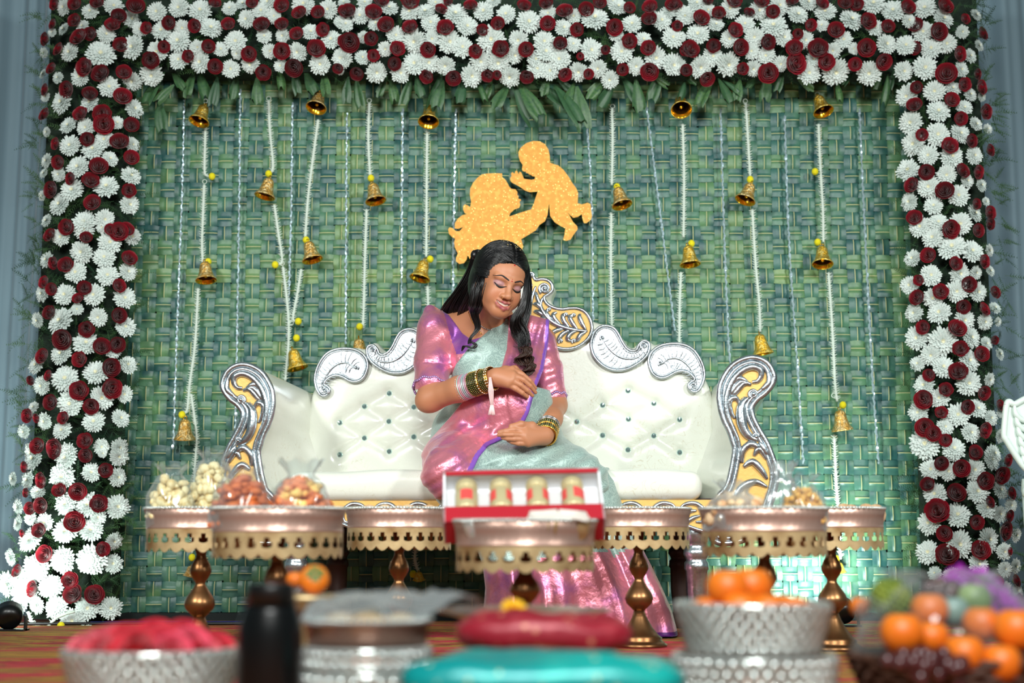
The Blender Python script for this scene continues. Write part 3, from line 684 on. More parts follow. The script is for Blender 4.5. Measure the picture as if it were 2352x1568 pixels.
BELLS = [(470,243,458,290,.45,0,1,'gold bell at the top of the leftmost garland, mouth turned forward'), (735,214,727,262,.55,1,1,'gold bell second from the left in the top row'), (987,247,985,292,.6,0,1,'gold bell left of centre in the top row'),
 (1562,226,1562,262,.8,0,1,'bell in the top row with its dark mouth facing straight out'), (1878,222,1890,268,.5,0,1,'gold bell at the top of the rightmost garland'), (619,410,606,466,.28,1,1,'gold bell on the garland above the left sofa arm, tilted left'),
 (855,422,867,477,.35,1,1,'gold bell above the left half of the sofa back'), (1418,432,1430,480,.4,1,1,'gold bell right of the golden cut-out'), (1725,422,1704,478,.35,1,1,'gold bell of the middle row over the right sofa arm, tilted left'),
 (471,602,477,660,.35,1,1,'gold bell halfway down the leftmost garland'), (708,556,723,614,.3,1,1,'gold bell on the slanting garland, tilted right'), (975,599,962,652,.35,0,1,'glitter gold bell beside the head of the woman'),
 (1580,565,1586,622,.3,0,1,'gold bell over the outer right scroll of the sofa'), (1888,567,1886,620,.45,0,1,'gold bell halfway down the rightmost garland'), (672,803,688,860,.2,0,1,'glitter gold bell just above the left sofa arm'),
 (425,963,422,1018,-.05,1,1,'gold bell hanging lowest on the left beside the flower column'), (1744,768,1755,824,.15,0,1,'glitter gold bell touching the top of the right sofa arm'), (1928,942,1937,994,.05,1,1,'pale gold bell on the rightmost garland near the sofa arm'),
 (824,778,828,832,.1,1,1,'gold bell half hidden behind the sofa back'), (438,1300,431,1328,.1,1,.5,'tiny gold bell near the floor behind the left tray stands'), (961,1313,957,1342,.05,0,.45,'tiny gold bell under the sofa, left one of a pair'), (963,1313,969,1342,.05,0,.45,'tiny gold bell under the sofa, right one of a pair'), (1928,1292,1934,1322,.1,0,.5,'tiny gold bell in the bright light at the lower right of the backdrop')]
for i, (tx, ty, mx, my, fc, k, s, lab) in enumerate(BELLS):
    Yv = YS - .055 if s == 1 else YS - .03
    a = Vector(P(tx, ty, Yv)); b = Vector(P(mx, my, Yv)); d = (b - a).normalized(); ang = (fc * .62 - .08) * math.pi / 2
    ax = (d * math.cos(ang) + Vector((0, -1, 0)) * math.sin(ang)).normalized()
    o = bp[k] if k not in used else copy_tree(bp[k]); used.add(k)
    o.location = a; o.rotation_mode = 'QUATERNION'; o.rotation_quaternion = (-ax).to_track_quat('Z', 'Y'); o.scale = (s * .97,) * 3
    tag(o, lab, 'bell', 'gold bells on the garlands')

# ---- golden mother and baby cut-out
SIL = "1390,360 1385,280 1370,210 1330,150 1270,118 1200,115 1120,140 1060,190 1032,240 1035,290 1050,340 1080,385 1072,430 1078,452 1100,462 1112,458 1125,480 1140,475 1150,492 1175,498 1190,512 1222,518 1215,545 1180,552 1120,545 1095,540 1085,515 1065,470 1045,460 1035,490 1020,455 1000,450 990,485 965,465 950,480 955,510 940,530 940,560 960,585 1010,610 1060,640 1110,675 1160,692 1250,685 1230,740 1205,820 1175,885 1060,920 930,965 940,930 990,885 1040,868 1055,835 1045,800 1062,785 1058,770 1030,765 1035,740 1020,720 1022,690 1000,660 955,655 930,630 910,590 885,550 850,520 850,480 770,478 680,482 620,492 570,530 520,590 490,650 485,720 500,800 490,860 460,840 430,828 410,850 410,890 430,930 455,938 400,950 350,990 318,1040 315,1100 350,1105 410,1085 370,1130 330,1130 290,1095 255,1088 242,1110 250,1160 290,1200 320,1215 308,1260 320,1320 350,1380 330,1430 330,1470 370,1500 420,1490 450,1450 460,1400 490,1450 500,1520 480,1560 520,1600 800,1600 1000,1500 1060,1400 1085,1300 1065,1220 1150,1170 1230,1120 1270,1060 1330,1020 1360,950 1375,830 1380,830 1382,870 1390,960 1440,1030 1510,1075 1560,1100 1550,1170 1535,1230 1570,1240 1620,1225 1660,1160 1700,1110 1695,1075 1650,1030 1610,960 1588,918 1612,948 1650,980 1700,970 1745,940 1755,1000 1770,1040 1800,1040 1850,1000 1860,960 1850,890 1845,825 1810,810 1780,820 1745,830 1700,815 1705,700 1680,640 1640,590 1600,520 1540,440 1480,390 1430,375"
pts = [(980 + float(a) / 4.9, 300 + float(b) / 4.9) for a, b in (q.split(',') for q in SIL.split())]
mb = MB().prism(pts, lambda a, b: P(a, b, YS - .045), lambda a, b: P(a, b, YS - .02))
M_glit = mat('gold_glitter_foam', (208, 146, 52), 0.5, 0.2, mix=(60, (220, 168, 72), 4, .48, .62), bump=(420, .5, .002))
def sparkle(m, scale, thr, col):
    nt = m.node_tree; N = nt.nodes; L = nt.links; b = N['Principled BSDF']
    tc = N.new('ShaderNodeTexCoord'); v = N.new('ShaderNodeTexVoronoi'); v.inputs['Scale'].default_value = scale
    L.new(tc.outputs['Object'], v.inputs['Vector'])
    r = N.new('ShaderNodeMath'); r.operation = 'LESS_THAN'; r.inputs[1].default_value = thr; L.new(v.outputs['Distance'], r.inputs[0])
    wn = N.new('ShaderNodeTexWhiteNoise'); L.new(v.outputs['Position'], wn.inputs['Vector'])
    r2 = N.new('ShaderNodeMath'); r2.operation = 'GREATER_THAN'; r2.inputs[1].default_value = .55; L.new(wn.outputs['Value'], r2.inputs[0])
    mu = N.new('ShaderNodeMath'); mu.operation = 'MULTIPLY'; L.new(r.outputs[0], mu.inputs[0]); L.new(r2.outputs[0], mu.inputs[1])
    src = b.inputs['Base Color'].links[0].from_socket if b.inputs['Base Color'].links else None
    x = N.new('ShaderNodeMix'); x.data_type = 'RGBA'; L.new(mu.outputs[0], x.inputs[0])
    if src: L.new(src, x.inputs[6])
    else: x.inputs[6].default_value = b.inputs['Base Color'].default_value
    x.inputs[7].default_value = lin(col) + (1,); L.new(x.outputs[2], b.inputs['Base Color'])
sparkle(M_glit, 120, .24, (255, 236, 140))
c0 = P(1190, 480, YS - .03)
o = mb.obj('cutout_sign', M_glit, smooth=False, off=c0); o.location = c0
tag(o, 'golden glitter cut-out of a mother lifting a baby on the backdrop', 'cutout')
# ---------------------------------------------------------------- sofa (built in its own frame: u right, d to the back, z up)
PHI = -0.11; OX, OY = -0.016, 4.60
cp, sp = math.cos(PHI), math.sin(PHI)
def S2W(u, d, z): return np.array((OX + u * cp - d * sp, OY + u * sp + d * cp, z))
def SP(px, py, d):
    """sofa coordinates (u, z) of a photo pixel on the plane at depth d of the sofa"""
    a = (px - 1176) / F; b = (784 - py) / F
    dx, dy, dz = a, CT - b * ST, ST + b * CT
    # -sp*(t*dx-OX) + cp*(t*dy-OY) = d
    t = (d - sp * OX + cp * OY) / (-sp * dx + cp * dy)
    X, Y = t * dx - OX, t * dy - OY
    return cp * X + sp * Y, H + t * dz
sofa = empty('sofa', (OX, OY, 0), 'cream tufted throne sofa with silver carved scrolls and gold inlay', 'sofa', rz=PHI)
def cream_mat(name, col, motif, rough):
    m = mat(name, col, rough, coat=0.6, bump=(70, .12, .003))
    nt = m.node_tree; N = nt.nodes; L = nt.links; b = N['Principled BSDF']
    tc = N.new('ShaderNodeTexCoord')
    t = N.new('ShaderNodeTexNoise'); t.inputs['Scale'].default_value = 17; t.inputs['Detail'].default_value = 1.5; t.inputs['Distortion'].default_value = 2.6
    L.new(tc.outputs['Object'], t.inputs['Vector'])
    r = N.new('ShaderNodeValToRGB'); e = r.color_ramp.elements
    e[0].position = 0.485; e[0].color = (0, 0, 0, 1); e[1].position = .515; e[1].color = (0, 0, 0, 1); k = e.new(.5); k.color = (1, 1, 1, 1)
    L.new(t.outputs[0], r.inputs[0])
    t2 = N.new('ShaderNodeTexNoise'); t2.inputs['Scale'].default_value = 4.0; L.new(tc.outputs['Object'], t2.inputs['Vector'])
    mr = N.new('ShaderNodeMapRange'); mr.inputs[1].default_value = .42; mr.inputs[2].default_value = .6; mr.inputs[3].default_value = 0; mr.inputs[4].default_value = .55
    L.new(t2.outputs[0], mr.inputs[0])
    mu = N.new('ShaderNodeMath'); mu.operation = 'MULTIPLY'; L.new(r.outputs[0], mu.inputs[0]); L.new(mr.outputs[0], mu.inputs[1])
    x = N.new('ShaderNodeMix'); x.data_type = 'RGBA'; L.new(mu.outputs[0], x.inputs[0])
    x.inputs[6].default_value = lin(col) + (1,); x.inputs[7].default_value = lin(motif) + (1,)
    L.new(x.outputs[2], b.inputs['Base Color'])
    return m
M_cream_f = cream_mat('cream_leather', (224, 227, 215), (184, 170, 132), 0.30)
M_inlay = mat('gold_inlay', (226, 178, 96), 0.45, 0.15, bump=(90, .3, .002))
M_carve = mat('silver_carving', (196, 206, 212), 0.27, 0.92, bump=(150, .35, .002), mix=(40, (160, 164, 168), 3, .45, .7))
M_wood = mat('dark_wood', (56, 38, 32), 0.5, bump=(40, .2, .002))
M_gem = mat('crystal', (190, 214, 210), 0.06, 0.85)

# backrest: closed soft body with tufts
DB = 0.20
right = [(1168, 612), (1200, 622), (1222, 624), (1233, 634), (1242, 642), (1257, 644), (1268, 652), (1277, 664), (1268, 682), (1266, 694), (1273, 702), (1287, 707), (1308, 705), (1333, 707), (1351, 720), (1361, 738), (1379, 744), (1397, 744), (1410, 752), (1427, 772), (1443, 796), (1454, 800), (1466, 789), (1473, 779), (1484, 777), (1502, 793), (1524, 788), (1556, 786), (1586, 794), (1607, 818), (1619, 847), (1620, 871), (1631, 894), (1648, 960), (1660, 1090), (1660, 1150)]
R2 = [SP(a, b, DB - .03) for a, b in right]
uc = R2[0][0]
BUC = uc
poly = [(u, z) for u, z in R2] + [(2 * uc - u, z) for u, z in R2[::-1]]
btn = [(275, 899), (217, 932), (334, 928), (158, 970), (276, 964), (393, 965), (217, 1001), (334, 1002), (275, 1034), (158, 1040), (393, 1040), (99, 1001), (99, 932), (40, 965), (40, 1040)]
BT = []
for a, b in btn:
    u, z = SP(1168 + a, b, DB - .03); BT += [(u, z), (2 * uc - u, z)]
h = 0.0065
lo = np.array((-.86, DB - .085, .36)); hi = np.array((.86, DB + .075, 1.16))
n = np.ceil((hi - lo) / h).astype(int) + 1
U = lo[0] + h * np.arange(n[0]); D = lo[1] + h * np.arange(n[1]); Z = lo[2] + h * np.arange(n[2])
uu, zz = np.meshgrid(U, Z, indexing='ij')
ps = poly_sdf(uu.astype(np.float32), zz.astype(np.float32), poly)
puff = 0.020 * np.clip(-ps / .10, 0, 1) ** .6
inner = np.clip((-ps - .03) / .06, 0, 1)
tuft = np.zeros_like(ps)
low = np.clip((.86 - zz) / .05, 0, 1)
for (a, b) in BT:
    tuft += .020 * np.exp(-((uu - a) ** 2 + (zz - b) ** 2) / .018 ** 2)
for i, (a, b) in enumerate(BT):
    for (c, e) in BT[i + 1:]:
        du, dz = c - a, e - b; L2 = math.hypot(du, dz)
        if .05 < L2 < .125 and abs(dz) > .02 and abs(du) > .05:
            t = np.clip(((uu - a) * du + (zz - b) * dz) / L2 ** 2, 0, 1)
            q = (uu - a - t * du) ** 2 + (zz - b - t * dz) ** 2
            tuft = np.maximum(tuft, .0105 * np.exp(-q / .016 ** 2))
front = DB - .05 - puff + tuft * inner
R_ = .022
wx = ps[:, None, :] + R_
wy = np.maximum(front[:, None, :] - D[None, :, None], D[None, :, None] - (DB + .05)) + R_
fld = np.minimum(np.maximum(wx, wy), 0) + np.sqrt(np.maximum(wx, 0) ** 2 + np.maximum(wy, 0) ** 2) - R_
V, Q = nets(fld.astype(np.float32), lo, h); V = relax(V, Q, 2)
raw_obj('backrest', V, Q, M_cream_f, sofa); back = bpy.data.objects['backrest']
def front_at(u, z):
    i = int(round((u - lo[0]) / h)); j = int(round((z - lo[2]) / h)); return front[min(max(i, 0), n[0] - 1), min(max(j, 0), n[2] - 1)]
for (a, b) in BT:
    y = front_at(a, b)
    MB().lathe([(.0005, -.008), (.0075, -.0075), (.0118, -.0015), (.0132, .002), (.0125, .008)], 9).obj('crystal_button', M_gem, back, smooth=False, M4=Matrix.Translation((a, y - .002, b)) @ Matrix.Rotation(-math.pi / 2, 4, 'X'))

def carving(name, outline, d, strokes, border=.006, base=True, mirror=False, parent=sofa, thick=.02, basemat=None, uc=BUC, spirals=(), inner_border=None, ib=.6):
    """raised scroll ornament: a base plate, a rolled border and tapered strokes, all in sofa coordinates"""
    f = (lambda u: 2 * uc - u) if mirror else (lambda u: u)
    def q(a, b, dd): u, z = SP(a, b, dd); return np.array((f(u), dd, z))
    root = None
    if base:
        oc = cr(outline, 4, True)
        mb = MB().prism([tuple(x) for x in oc], lambda a, b: q(a, b, d), lambda a, b: q(a, b, d) + np.array((0, thick, 0)))
        root = mb.obj(name, basemat or M_carve, parent, smooth=False)
    mb = MB()
    oc = cr(outline, 6, True); oc = np.vstack([oc, oc[:1]])
    mb.tube([q(a, b, d) for a, b in oc], border, 8, cap=False)
    if inner_border:
        c = oc[:-1].mean(0); sgn = poly_sdf(oc[:1, 0].astype(np.float32), oc[:1, 1].astype(np.float32), outline)
        t = np.gradient(oc, axis=0); nn = np.stack([-t[:, 1], t[:, 0]], 1); nn /= np.linalg.norm(nn, axis=1)[:, None] + 1e-9
        tst = oc + nn * 2; ins = poly_sdf(tst[:, 0].astype(np.float32), tst[:, 1].astype(np.float32), outline)
        s_ = -1 if np.median(ins) > 0 else 1
        ic = oc + s_ * nn * inner_border
        mb.tube([q(a, b, d - .001) for a, b in ic], border * ib, 6, cap=False)
    for pts, r in strokes:
        c = cr(pts, 6)
        rr = r if isinstance(r, (list, tuple)) else [r * .5, r, r * 1.1, r * .9, r * .4]
        mb.tube([q(a, b, d - .002) for a, b in c], rr, 7)
    for (cx, cy, r, turns, w_) in spirals:
        t = np.linspace(0, turns * 2 * math.pi, int(26 * turns)); R0 = r * (1 - t / (t[-1] * 1.08))
        mb.tube([q(cx + x, cy + y, d - .004) for x, y in zip(R0 * np.cos(t + 2.2), R0 * np.sin(t + 2.2))], [w_, w_ * .8, w_ * .6], 7)
        mb.ball(q(cx, cy, d - .006), w_ * 1.3, 8, 6)
    return mb.obj('scroll' if root else name, M_carve, root or parent)
def z4(s): return [(1340 + float(a) / 4.9, 720 + float(b) / 4.9) for a, b in (t.split(',') for t in s.split())]
DO = DB - .085
# paisley ornaments along the top
pa_out = z4("735,560 745,480 790,410 870,360 960,340 1060,338 1160,360 1240,410 1300,490 1345,590 1362,690 1345,780 1300,860 1245,880 1195,850 1182,800 1215,765 1250,745 1225,700 1170,660 1100,645 1030,665 960,705 900,722 830,712 770,660")
pa_in = z4("85,380 90,300 130,200 200,145 280,140 350,170 400,240 440,320 490,390 550,420 600,405 625,350 670,310 720,315 745,360 735,430 690,500 600,570 500,620 400,638 300,625 200,570 120,480")
def ribs(spine, side, ln, k, r=.0016, bend=(0, 0)):
    c = cr(spine, 10); out = []
    t = np.gradient(c, axis=0); nn = np.stack([-t[:, 1], t[:, 0]], 1); nn /= np.linalg.norm(nn, axis=1)[:, None] + 1e-9
    for i in np.linspace(4, len(c) - 6, k).astype(int):
        a = c[i] + nn[i] * side * 2; L_ = ln * (math.sin(math.pi * (i / len(c)) ** .7) * .8 + .25)
        out.append(([tuple(a), tuple(a + nn[i] * side * L_ * .5 + t[i] * .5), tuple(a + nn[i] * side * L_ - t[i] * 1.2)], r))
    return out
so = z4("880,575 960,510 1060,505 1150,555 1220,640 1270,730 1275,800"); si = z4("215,285 280,380 350,450 450,500 560,505 640,470 690,400")
for mir in (False, True):
    carving('scroll_ornament', pa_out, DO, [(so, .0035)] + ribs(so, 1, 24, 13) + ribs(so, -1, 26, 15), .0048, mirror=mir, spirals=[(1340 + 1240 / 4.9, 720 + 820 / 4.9, 9, 1.4, .0034), (1340 + 870 / 4.9, 720 + 560 / 4.9, 6, 1.3, .003)], inner_border=5)
    carving('scroll_ornament', pa_in, DO, [(si, .0035)] + ribs(si, 1, 24, 13) + ribs(si, -1, 24, 13), .0048, mirror=mir, spirals=[(1340 + 680 / 4.9, 720 + 360 / 4.9, 9, 1.4, .0034), (1340 + 215 / 4.9, 720 + 270 / 4.9, 6, 1.3, .003)], inner_border=5)
# crown panel with gold inlay
def z7(s): return [(1180 + float(a) / 7.84, 620 + float(b) / 7.84) for a, b in (t.split(',') for t in s.split())]
cr_out = z7("190,1250 175,1000 170,700 190,500 225,340 262,180 300,110 350,120 400,180 500,165 610,185 685,260 690,370 620,440 545,490 570,570 640,640 760,690 880,705 1000,690 1130,690 1250,730 1340,820 1395,950 1405,1080 1360,1200 1260,1310 1120,1390 960,1420 800,1400 650,1340 500,1290 340,1290")
stk = ["520,500 480,640 560,800 700,940 900,1030 1120,1080 1330,1100", "740,970 640,860 585,760 640,700", "860,1010 740,880 715,800 780,760", "1000,1040 905,920 885,820 945,800", "1150,1080 1050,940 1010,840 1085,810", "1300,1080 1225,950 1185,840 1205,790",
       "900,1050 760,1090 670,1160 715,1200", "1000,1080 870,1160 800,1270 855,1290", "1130,1090 1020,1150 970,1250 1085,1280", "1300,1110 1200,1170 1150,1250 1095,1280", "560,830 450,760 360,740", "500,700 430,620 350,610", "590,890 520,880 450,885", "480,640 430,520 400,390",
       "230,1250 225,900 240,600 290,400 330,250", "290,1250 280,900 300,620 350,420 400,290"]
for mir in (False, True):
    carving('crown_carving', cr_out, DO, [(z7(s), .0090 if i in (0,) else .0082 if i < 13 else .0068) for i, s in enumerate(stk)], .0062, mirror=mir, basemat=M_inlay,
            spirals=[(1180 + 555 / 7.84, 620 + 335 / 7.84, 13, 2.0, .0055), (1180 + 325 / 7.84, 620 + 95 / 7.84, 8, 1.5, .0045), (1180 + 700 / 7.84, 620 + 1190 / 7.84, 6, 1.2, .004), (1180 + 850 / 7.84, 620 + 1280 / 7.84, 6, 1.2, .004), (1180 + 1090 / 7.84, 620 + 1280 / 7.84, 6, 1.2, .004), (1180 + 640 / 7.84, 620 + 715 / 7.84, 5, 1.2, .004), (1180 + 1085 / 7.84, 620 + 815 / 7.84, 5, 1.2, .004), (1180 + 945 / 7.84, 620 + 805 / 7.84, 5, 1.2, .004)])

# arms: rolled upholstery behind a carved front panel
DA = -0.27
arm_px = z4("1530,900 1545,800 1590,700 1660,600 1760,530 1880,495 1990,510 2080,570 2130,660 2145,740 2110,820 2040,900 1960,960 1900,1040 1895,1120 1930,1220 1990,1330 2060,1450 2110,1568") + [(1782, 1075), (1783, 1105), (1772, 1150), (1750, 1195), (1722, 1232), (1680, 1246), (1640, 1240), (1628, 1190), (1650, 1140), (1672, 1112)] + z4("1700,1568 1680,1440 1640,1320 1590,1220 1550,1100 1530,980")
arm_st = ["1900,770 1960,760 2000,700 1985,630 1900,600 1790,640 1690,740 1630,870 1605,1000 1620,1150 1680,1290 1740,1420 1770,1560", "2075,650 2090,760 2040,830 1990,860", "1890,800 1770,770 1690,860 1660,920", "1870,790 1800,790 1720,880 1680,930", "1850,770 1740,730 1670,830",
          "1750,1010 1720,950 1660,960 1640,1010 1660,1100 1700,1180", "1850,950 1790,1010 1770,1100 1780,1220 1820,1330 1890,1400 1960,1420", "1980,1440 2030,1520 2080,1600", "1920,1600 1960,1530 2000,1540 2060,1640"]
low_st = [[(1704, 1062), (1706, 1036), (1722, 1020), (1738, 1026), (1736, 1044)], [(1708, 1072), (1728, 1060), (1748, 1078), (1762, 1100)], [(1684, 1150), (1704, 1118), (1734, 1106), (1762, 1118)], [(1655, 1222), (1672, 1180), (1706, 1150), (1748, 1146)], [(1664, 1232), (1696, 1208), (1728, 1186), (1752, 1172)]]
spine_arm = z4("1850,950 1790,1010 1770,1100 1780,1220 1820,1330 1890,1400")
for mir in (False, True):
    f = (lambda u: 2 * uc - u) if mir else (lambda u: u)
    oc = cr(arm_px, 3, True); L0 = [SP(a, b, DA + .02) for a, b in oc]
    mb = MB(); V = []; k = len(L0); T_ = [0, .04, .2, .45, .75, 1.0]
    cu = np.mean([a for a, b in L0]); cz = np.mean([b for a, b in L0])
    Larr = np.array(L0); UBK = SP(1632, 1000, .2)[0]
    def mid(z):
        q_ = Larr[np.abs(Larr[:, 1] - z) < .03]; return (q_[:, 0].min() + q_[:, 0].max()) / 2
    for t in T_:
        g = 1.0 + .035 * math.sin(math.pi * min(1, t * 1.6)) - (.02 if t == 0 else 0)
        for (a, b) in L0:
            z = b - .06 * t * max(0, b - .45) / .4
            e_ = t * t * (3 - 2 * t); ub = min(a, UBK - .07 * min(1, max(0, (.66 - b) / .16))) if a < mid(b) else a - .02
            V.append((f(cu + (a - cu) * g + (ub - a) * e_), DA + .02 + .50 * t, max(.36, cz + (z - cz) * g) if b > .36 else b + (.36 - b) * (1 if t > .3 else t / .3)))
    Fc = [(i * k + j, i * k + (j + 1) % k, (i + 1) * k + (j + 1) % k, (i + 1) * k + j) for i in range(len(T_) - 1) for j in range(k)]
    mb.add(V, Fc)
    from mathutils.geometry import tessellate_polygon
    T2 = tessellate_polygon([[Vector((a, b, 0)) for a, b in L0]])
    mb.add(V[-k:], [tuple(t) for t in T2])
    arm = mb.obj('arm', M_cream_f, sofa)
    carving('carved_front', arm_px, DA, [(z4(s), .0115 if i == 0 else .0155 if i == 6 else .0095) for i, s in enumerate(arm_st)] + ribs(spine_arm, 1, 9, 22, .0024) + ribs(spine_arm, -1, 9, 22, .0024) + [(s, .011) for s in low_st], .0090, mirror=mir, basemat=M_inlay, thick=.03, inner_border=11, ib=.8,
            spirals=[(1340 + 1915 / 4.9, 720 + 905 / 4.9, 11, 1.8, .006), (1340 + 1945 / 4.9, 720 + 1385 / 4.9, 9, 1.6, .005)])
# seat
u0, zt = SP(1612, 1084, -.25); _, zb = SP(1612, 1146, -.29)
ul = 2 * uc - u0
lo2 = np.array((ul - .04, -.36, zb - .03)); h2 = .009; hi2 = np.array((u0 + .04, .20, zt + .06))
n2 = np.ceil((hi2 - lo2) / h2).astype(int) + 1
gx, gy, gz = np.meshgrid(*[lo2[i] + h2 * np.arange(n2[i]) for i in range(3)], indexing='ij')
ctr = np.array(((ul + u0) / 2, -.075, (zt + zb) / 2)); hs = np.array(((u0 - ul) / 2, .235, (zt - zb) / 2 + .004))
crown = .010 * np.cos(np.clip((gx - ctr[0]) / hs[0], -1, 1) * 1.5) - .006 * np.sin(gx * 23) * np.clip((gz - zb) / .05, 0, 1) ** 2 * .4
q = np.stack([np.abs(gx - ctr[0]) - hs[0], np.abs(gy - ctr[1]) - hs[1], np.abs(gz - ctr[2] - crown * (gz > ctr[2])) - hs[2]], -1) + .036
fld = np.minimum(q.max(-1), 0) + np.sqrt((np.maximum(q, 0) ** 2).sum(-1)) - .036
V, Q = nets(fld.astype(np.float32), lo2, h2); raw_obj('seat_cushion', relax(V, Q, 2), Q, M_cream_f, sofa)
_, zap = SP(1400, 1205, -.28)
# apron with gold inlay and silver scrolls
top = [(a, 1147.5) for a in np.linspace(1168, 1640, 30)]
bot = [(a, 1208 + 14 * math.cos((a - 1168) / 236 * math.pi * 2)) for a in np.linspace(1640, 1168, 40)]
half = [SP(a, b, -.285) for a, b in top], [SP(a, b, -.285) for a, b in bot]
ring_ = [(2 * uc - u, z) for u, z in half[0][::-1]] + half[0] + half[1] + [(2 * uc - u, z) for u, z in half[1][::-1]]
ap = MB().prism(ring_, lambda a, b: np.array((a, -.285, b)), lambda a, b: np.array((a, -.25, b))).obj('apron', M_inlay, sofa, smooth=False)
for mir in (False, True):
    ff = (lambda u: 2 * uc - u) if mir else (lambda u: u)
    mb = MB()
    for cx in (1225, 1300, 1375, 1450, 1525, 1590):
        s_ = 1 if (cx // 75) % 2 else -1
        for pts in ([(cx - 34, 1184), (cx - 20, 1160), (cx + 8, 1156), (cx + 28, 1174), (cx + 24, 1196), (cx + 8, 1198)], [(cx - 30, 1196), (cx - 10, 1176), (cx + 10, 1172)], [(cx - 20, 1206), (cx, 1190), (cx + 18, 1184)]):
            c = cr([(cx + s_ * (a - cx), b) for a, b in pts], 6)
            mb.tube([(ff(SP(a, b, -.287)[0]), -.287, SP(a, b, -.287)[1]) for a, b in c], [.003, .007, .008, .006, .003], 7)
    c = [(a, 1208 + 14 * math.cos((a - 1168) / 236 * math.pi * 2)) for a in np.linspace(1168, 1640, 60)]
    mb.tube([(ff(SP(a, b, -.287)[0]), -.287, SP(a, b, -.287)[1]) for a, b in c], .006, 7)
    mb.obj('apron_carving', M_carve, ap)
MB().box((ul - .07, -.24, zb - .05), (u0 + .07, .2, zb + .004)).obj('seat_frame', M_wood, sofa, smooth=False)
# legs
zk = SP(1600, 1240, -.25)[1]
def turned(u, d, m, k=1.0):
    prof = [(.036, zk + .06), (.036, zk - .005), (.031, zk - .008), (.029, zk - .02), (.037, zk - .028), (.039, zk - .042), (.033, zk - .052), (.030, zk - .060), (.036, zk - .066), (.037, zk - .085), (.033, zk - .090), (.031, zk - .15), (.027, zk - .20), (.024, .05), (.030, .035), (.032, .02), (.026, .0)]
    return MB().lathe([(r * k, z) for r, z in prof][::-1], 20, wob=lambda i, a: .05 * math.cos(a * 10) if 2 < i < 6 else 0).obj('leg', m, sofa, M4=Matrix.Translation((u, d, 0)))
ul1 = SP(1600, 1300, -.24)[0]; ul2 = SP(1563, 1300, .12)[0]
for s in (0, 1):
    f = (lambda u: 2 * uc - u) if s else (lambda u: u)
    turned(f(ul1), -.24, M_carve)
    turned(f(ul2), .12, M_wood)
# ---------------------------------------------------------------- the woman on the sofa
HR = np.array([[0.87339107, -0.39398138, 0.28629828], [0.4466204, 0.88235701, -0.14824412], [-0.19421187, 0.25734174, 0.94660286]])
HT = np.array((-0.0415, 4.3604, 1.0700)); HS = 0.98
def L2W(p): return np.asarray(p, float) * HS @ HR.T + HT
def W2L(p): return (np.asarray(p, float) - HT) @ HR / HS
woman = empty('person', P(1180, 1090, 4.5), 'woman in a pink and grey saree seated on the sofa, hands on her belly', 'person')
W0 = np.array(woman.location)
M_skin = mat('skin', (196, 140, 106), 0.48, attr='tone', sss=0.12, bump=(260, .05, .001))
M_hair = mat('black_hair', (13, 12, 14), 0.34, spec=0.6)
M_hairb = mat('brown_hair_tips', (62, 42, 34), 0.4)
M_pink = mat('pink_silk', (228, 136, 152), 0.34, 0.55, mix=(13, (180, 104, 170), 4, .47, .72), bump=(46, .55, .006, 7), sheen=.3)
M_purple = mat('purple_silk', (146, 82, 168), 0.38, 0.4, mix=(18, (172, 96, 172), 3, .45, .7), bump=(46, .4, .005, 7), sheen=.3)
M_violet = mat('violet_edge', (142, 92, 196), 0.4, 0.25)
M_hem = mat('purple_hem', (84, 20, 104), 0.45, 0.1)
def saree_mat():
    m = mat('grey_green_silk', (160, 184, 178), 0.42, 0.12, bump=(500, .15, .001), sheen=.25)
    nt = m.node_tree; N = nt.nodes; L = nt.links; b = N['Principled BSDF']
    tc = N.new('ShaderNodeTexCoord')
    nz = N.new('ShaderNodeTexNoise'); nz.inputs['Scale'].default_value = 30; L.new(tc.outputs['Object'], nz.inputs['Vector'])
    mx = N.new('ShaderNodeMix'); mx.data_type = 'RGBA'; mx.inputs[0].default_value = .035; L.new(tc.outputs['Object'], mx.inputs[6]); L.new(nz.outputs['Color'], mx.inputs[7])
    v = N.new('ShaderNodeTexVoronoi'); v.inputs['Scale'].default_value = 38; L.new(mx.outputs[2], v.inputs['Vector'])
    s = N.new('ShaderNodeMath'); s.operation = 'MULTIPLY'; s.inputs[1].default_value = 30; L.new(v.outputs['Distance'], s.inputs[0])
    c = N.new('ShaderNodeMath'); c.operation = 'SINE'; L.new(s.outputs[0], c.inputs[0])
    r = N.new('ShaderNodeValToRGB'); e = r.color_ramp.elements
    e[0].position = .30; e[0].color = lin((140, 164, 158)) + (1,); e[1].position = .62; e[1].color = lin((162, 186, 178)) + (1,)
    mr = N.new('ShaderNodeMapRange'); mr.inputs[1].default_value = -1; mr.inputs[2].default_value = 1; L.new(c.outputs[0], mr.inputs[0])
    L.new(mr.outputs[0], r.inputs[0]); L.new(r.outputs[0], b.inputs['Base Color'])
    return m
M_saree = saree_mat()

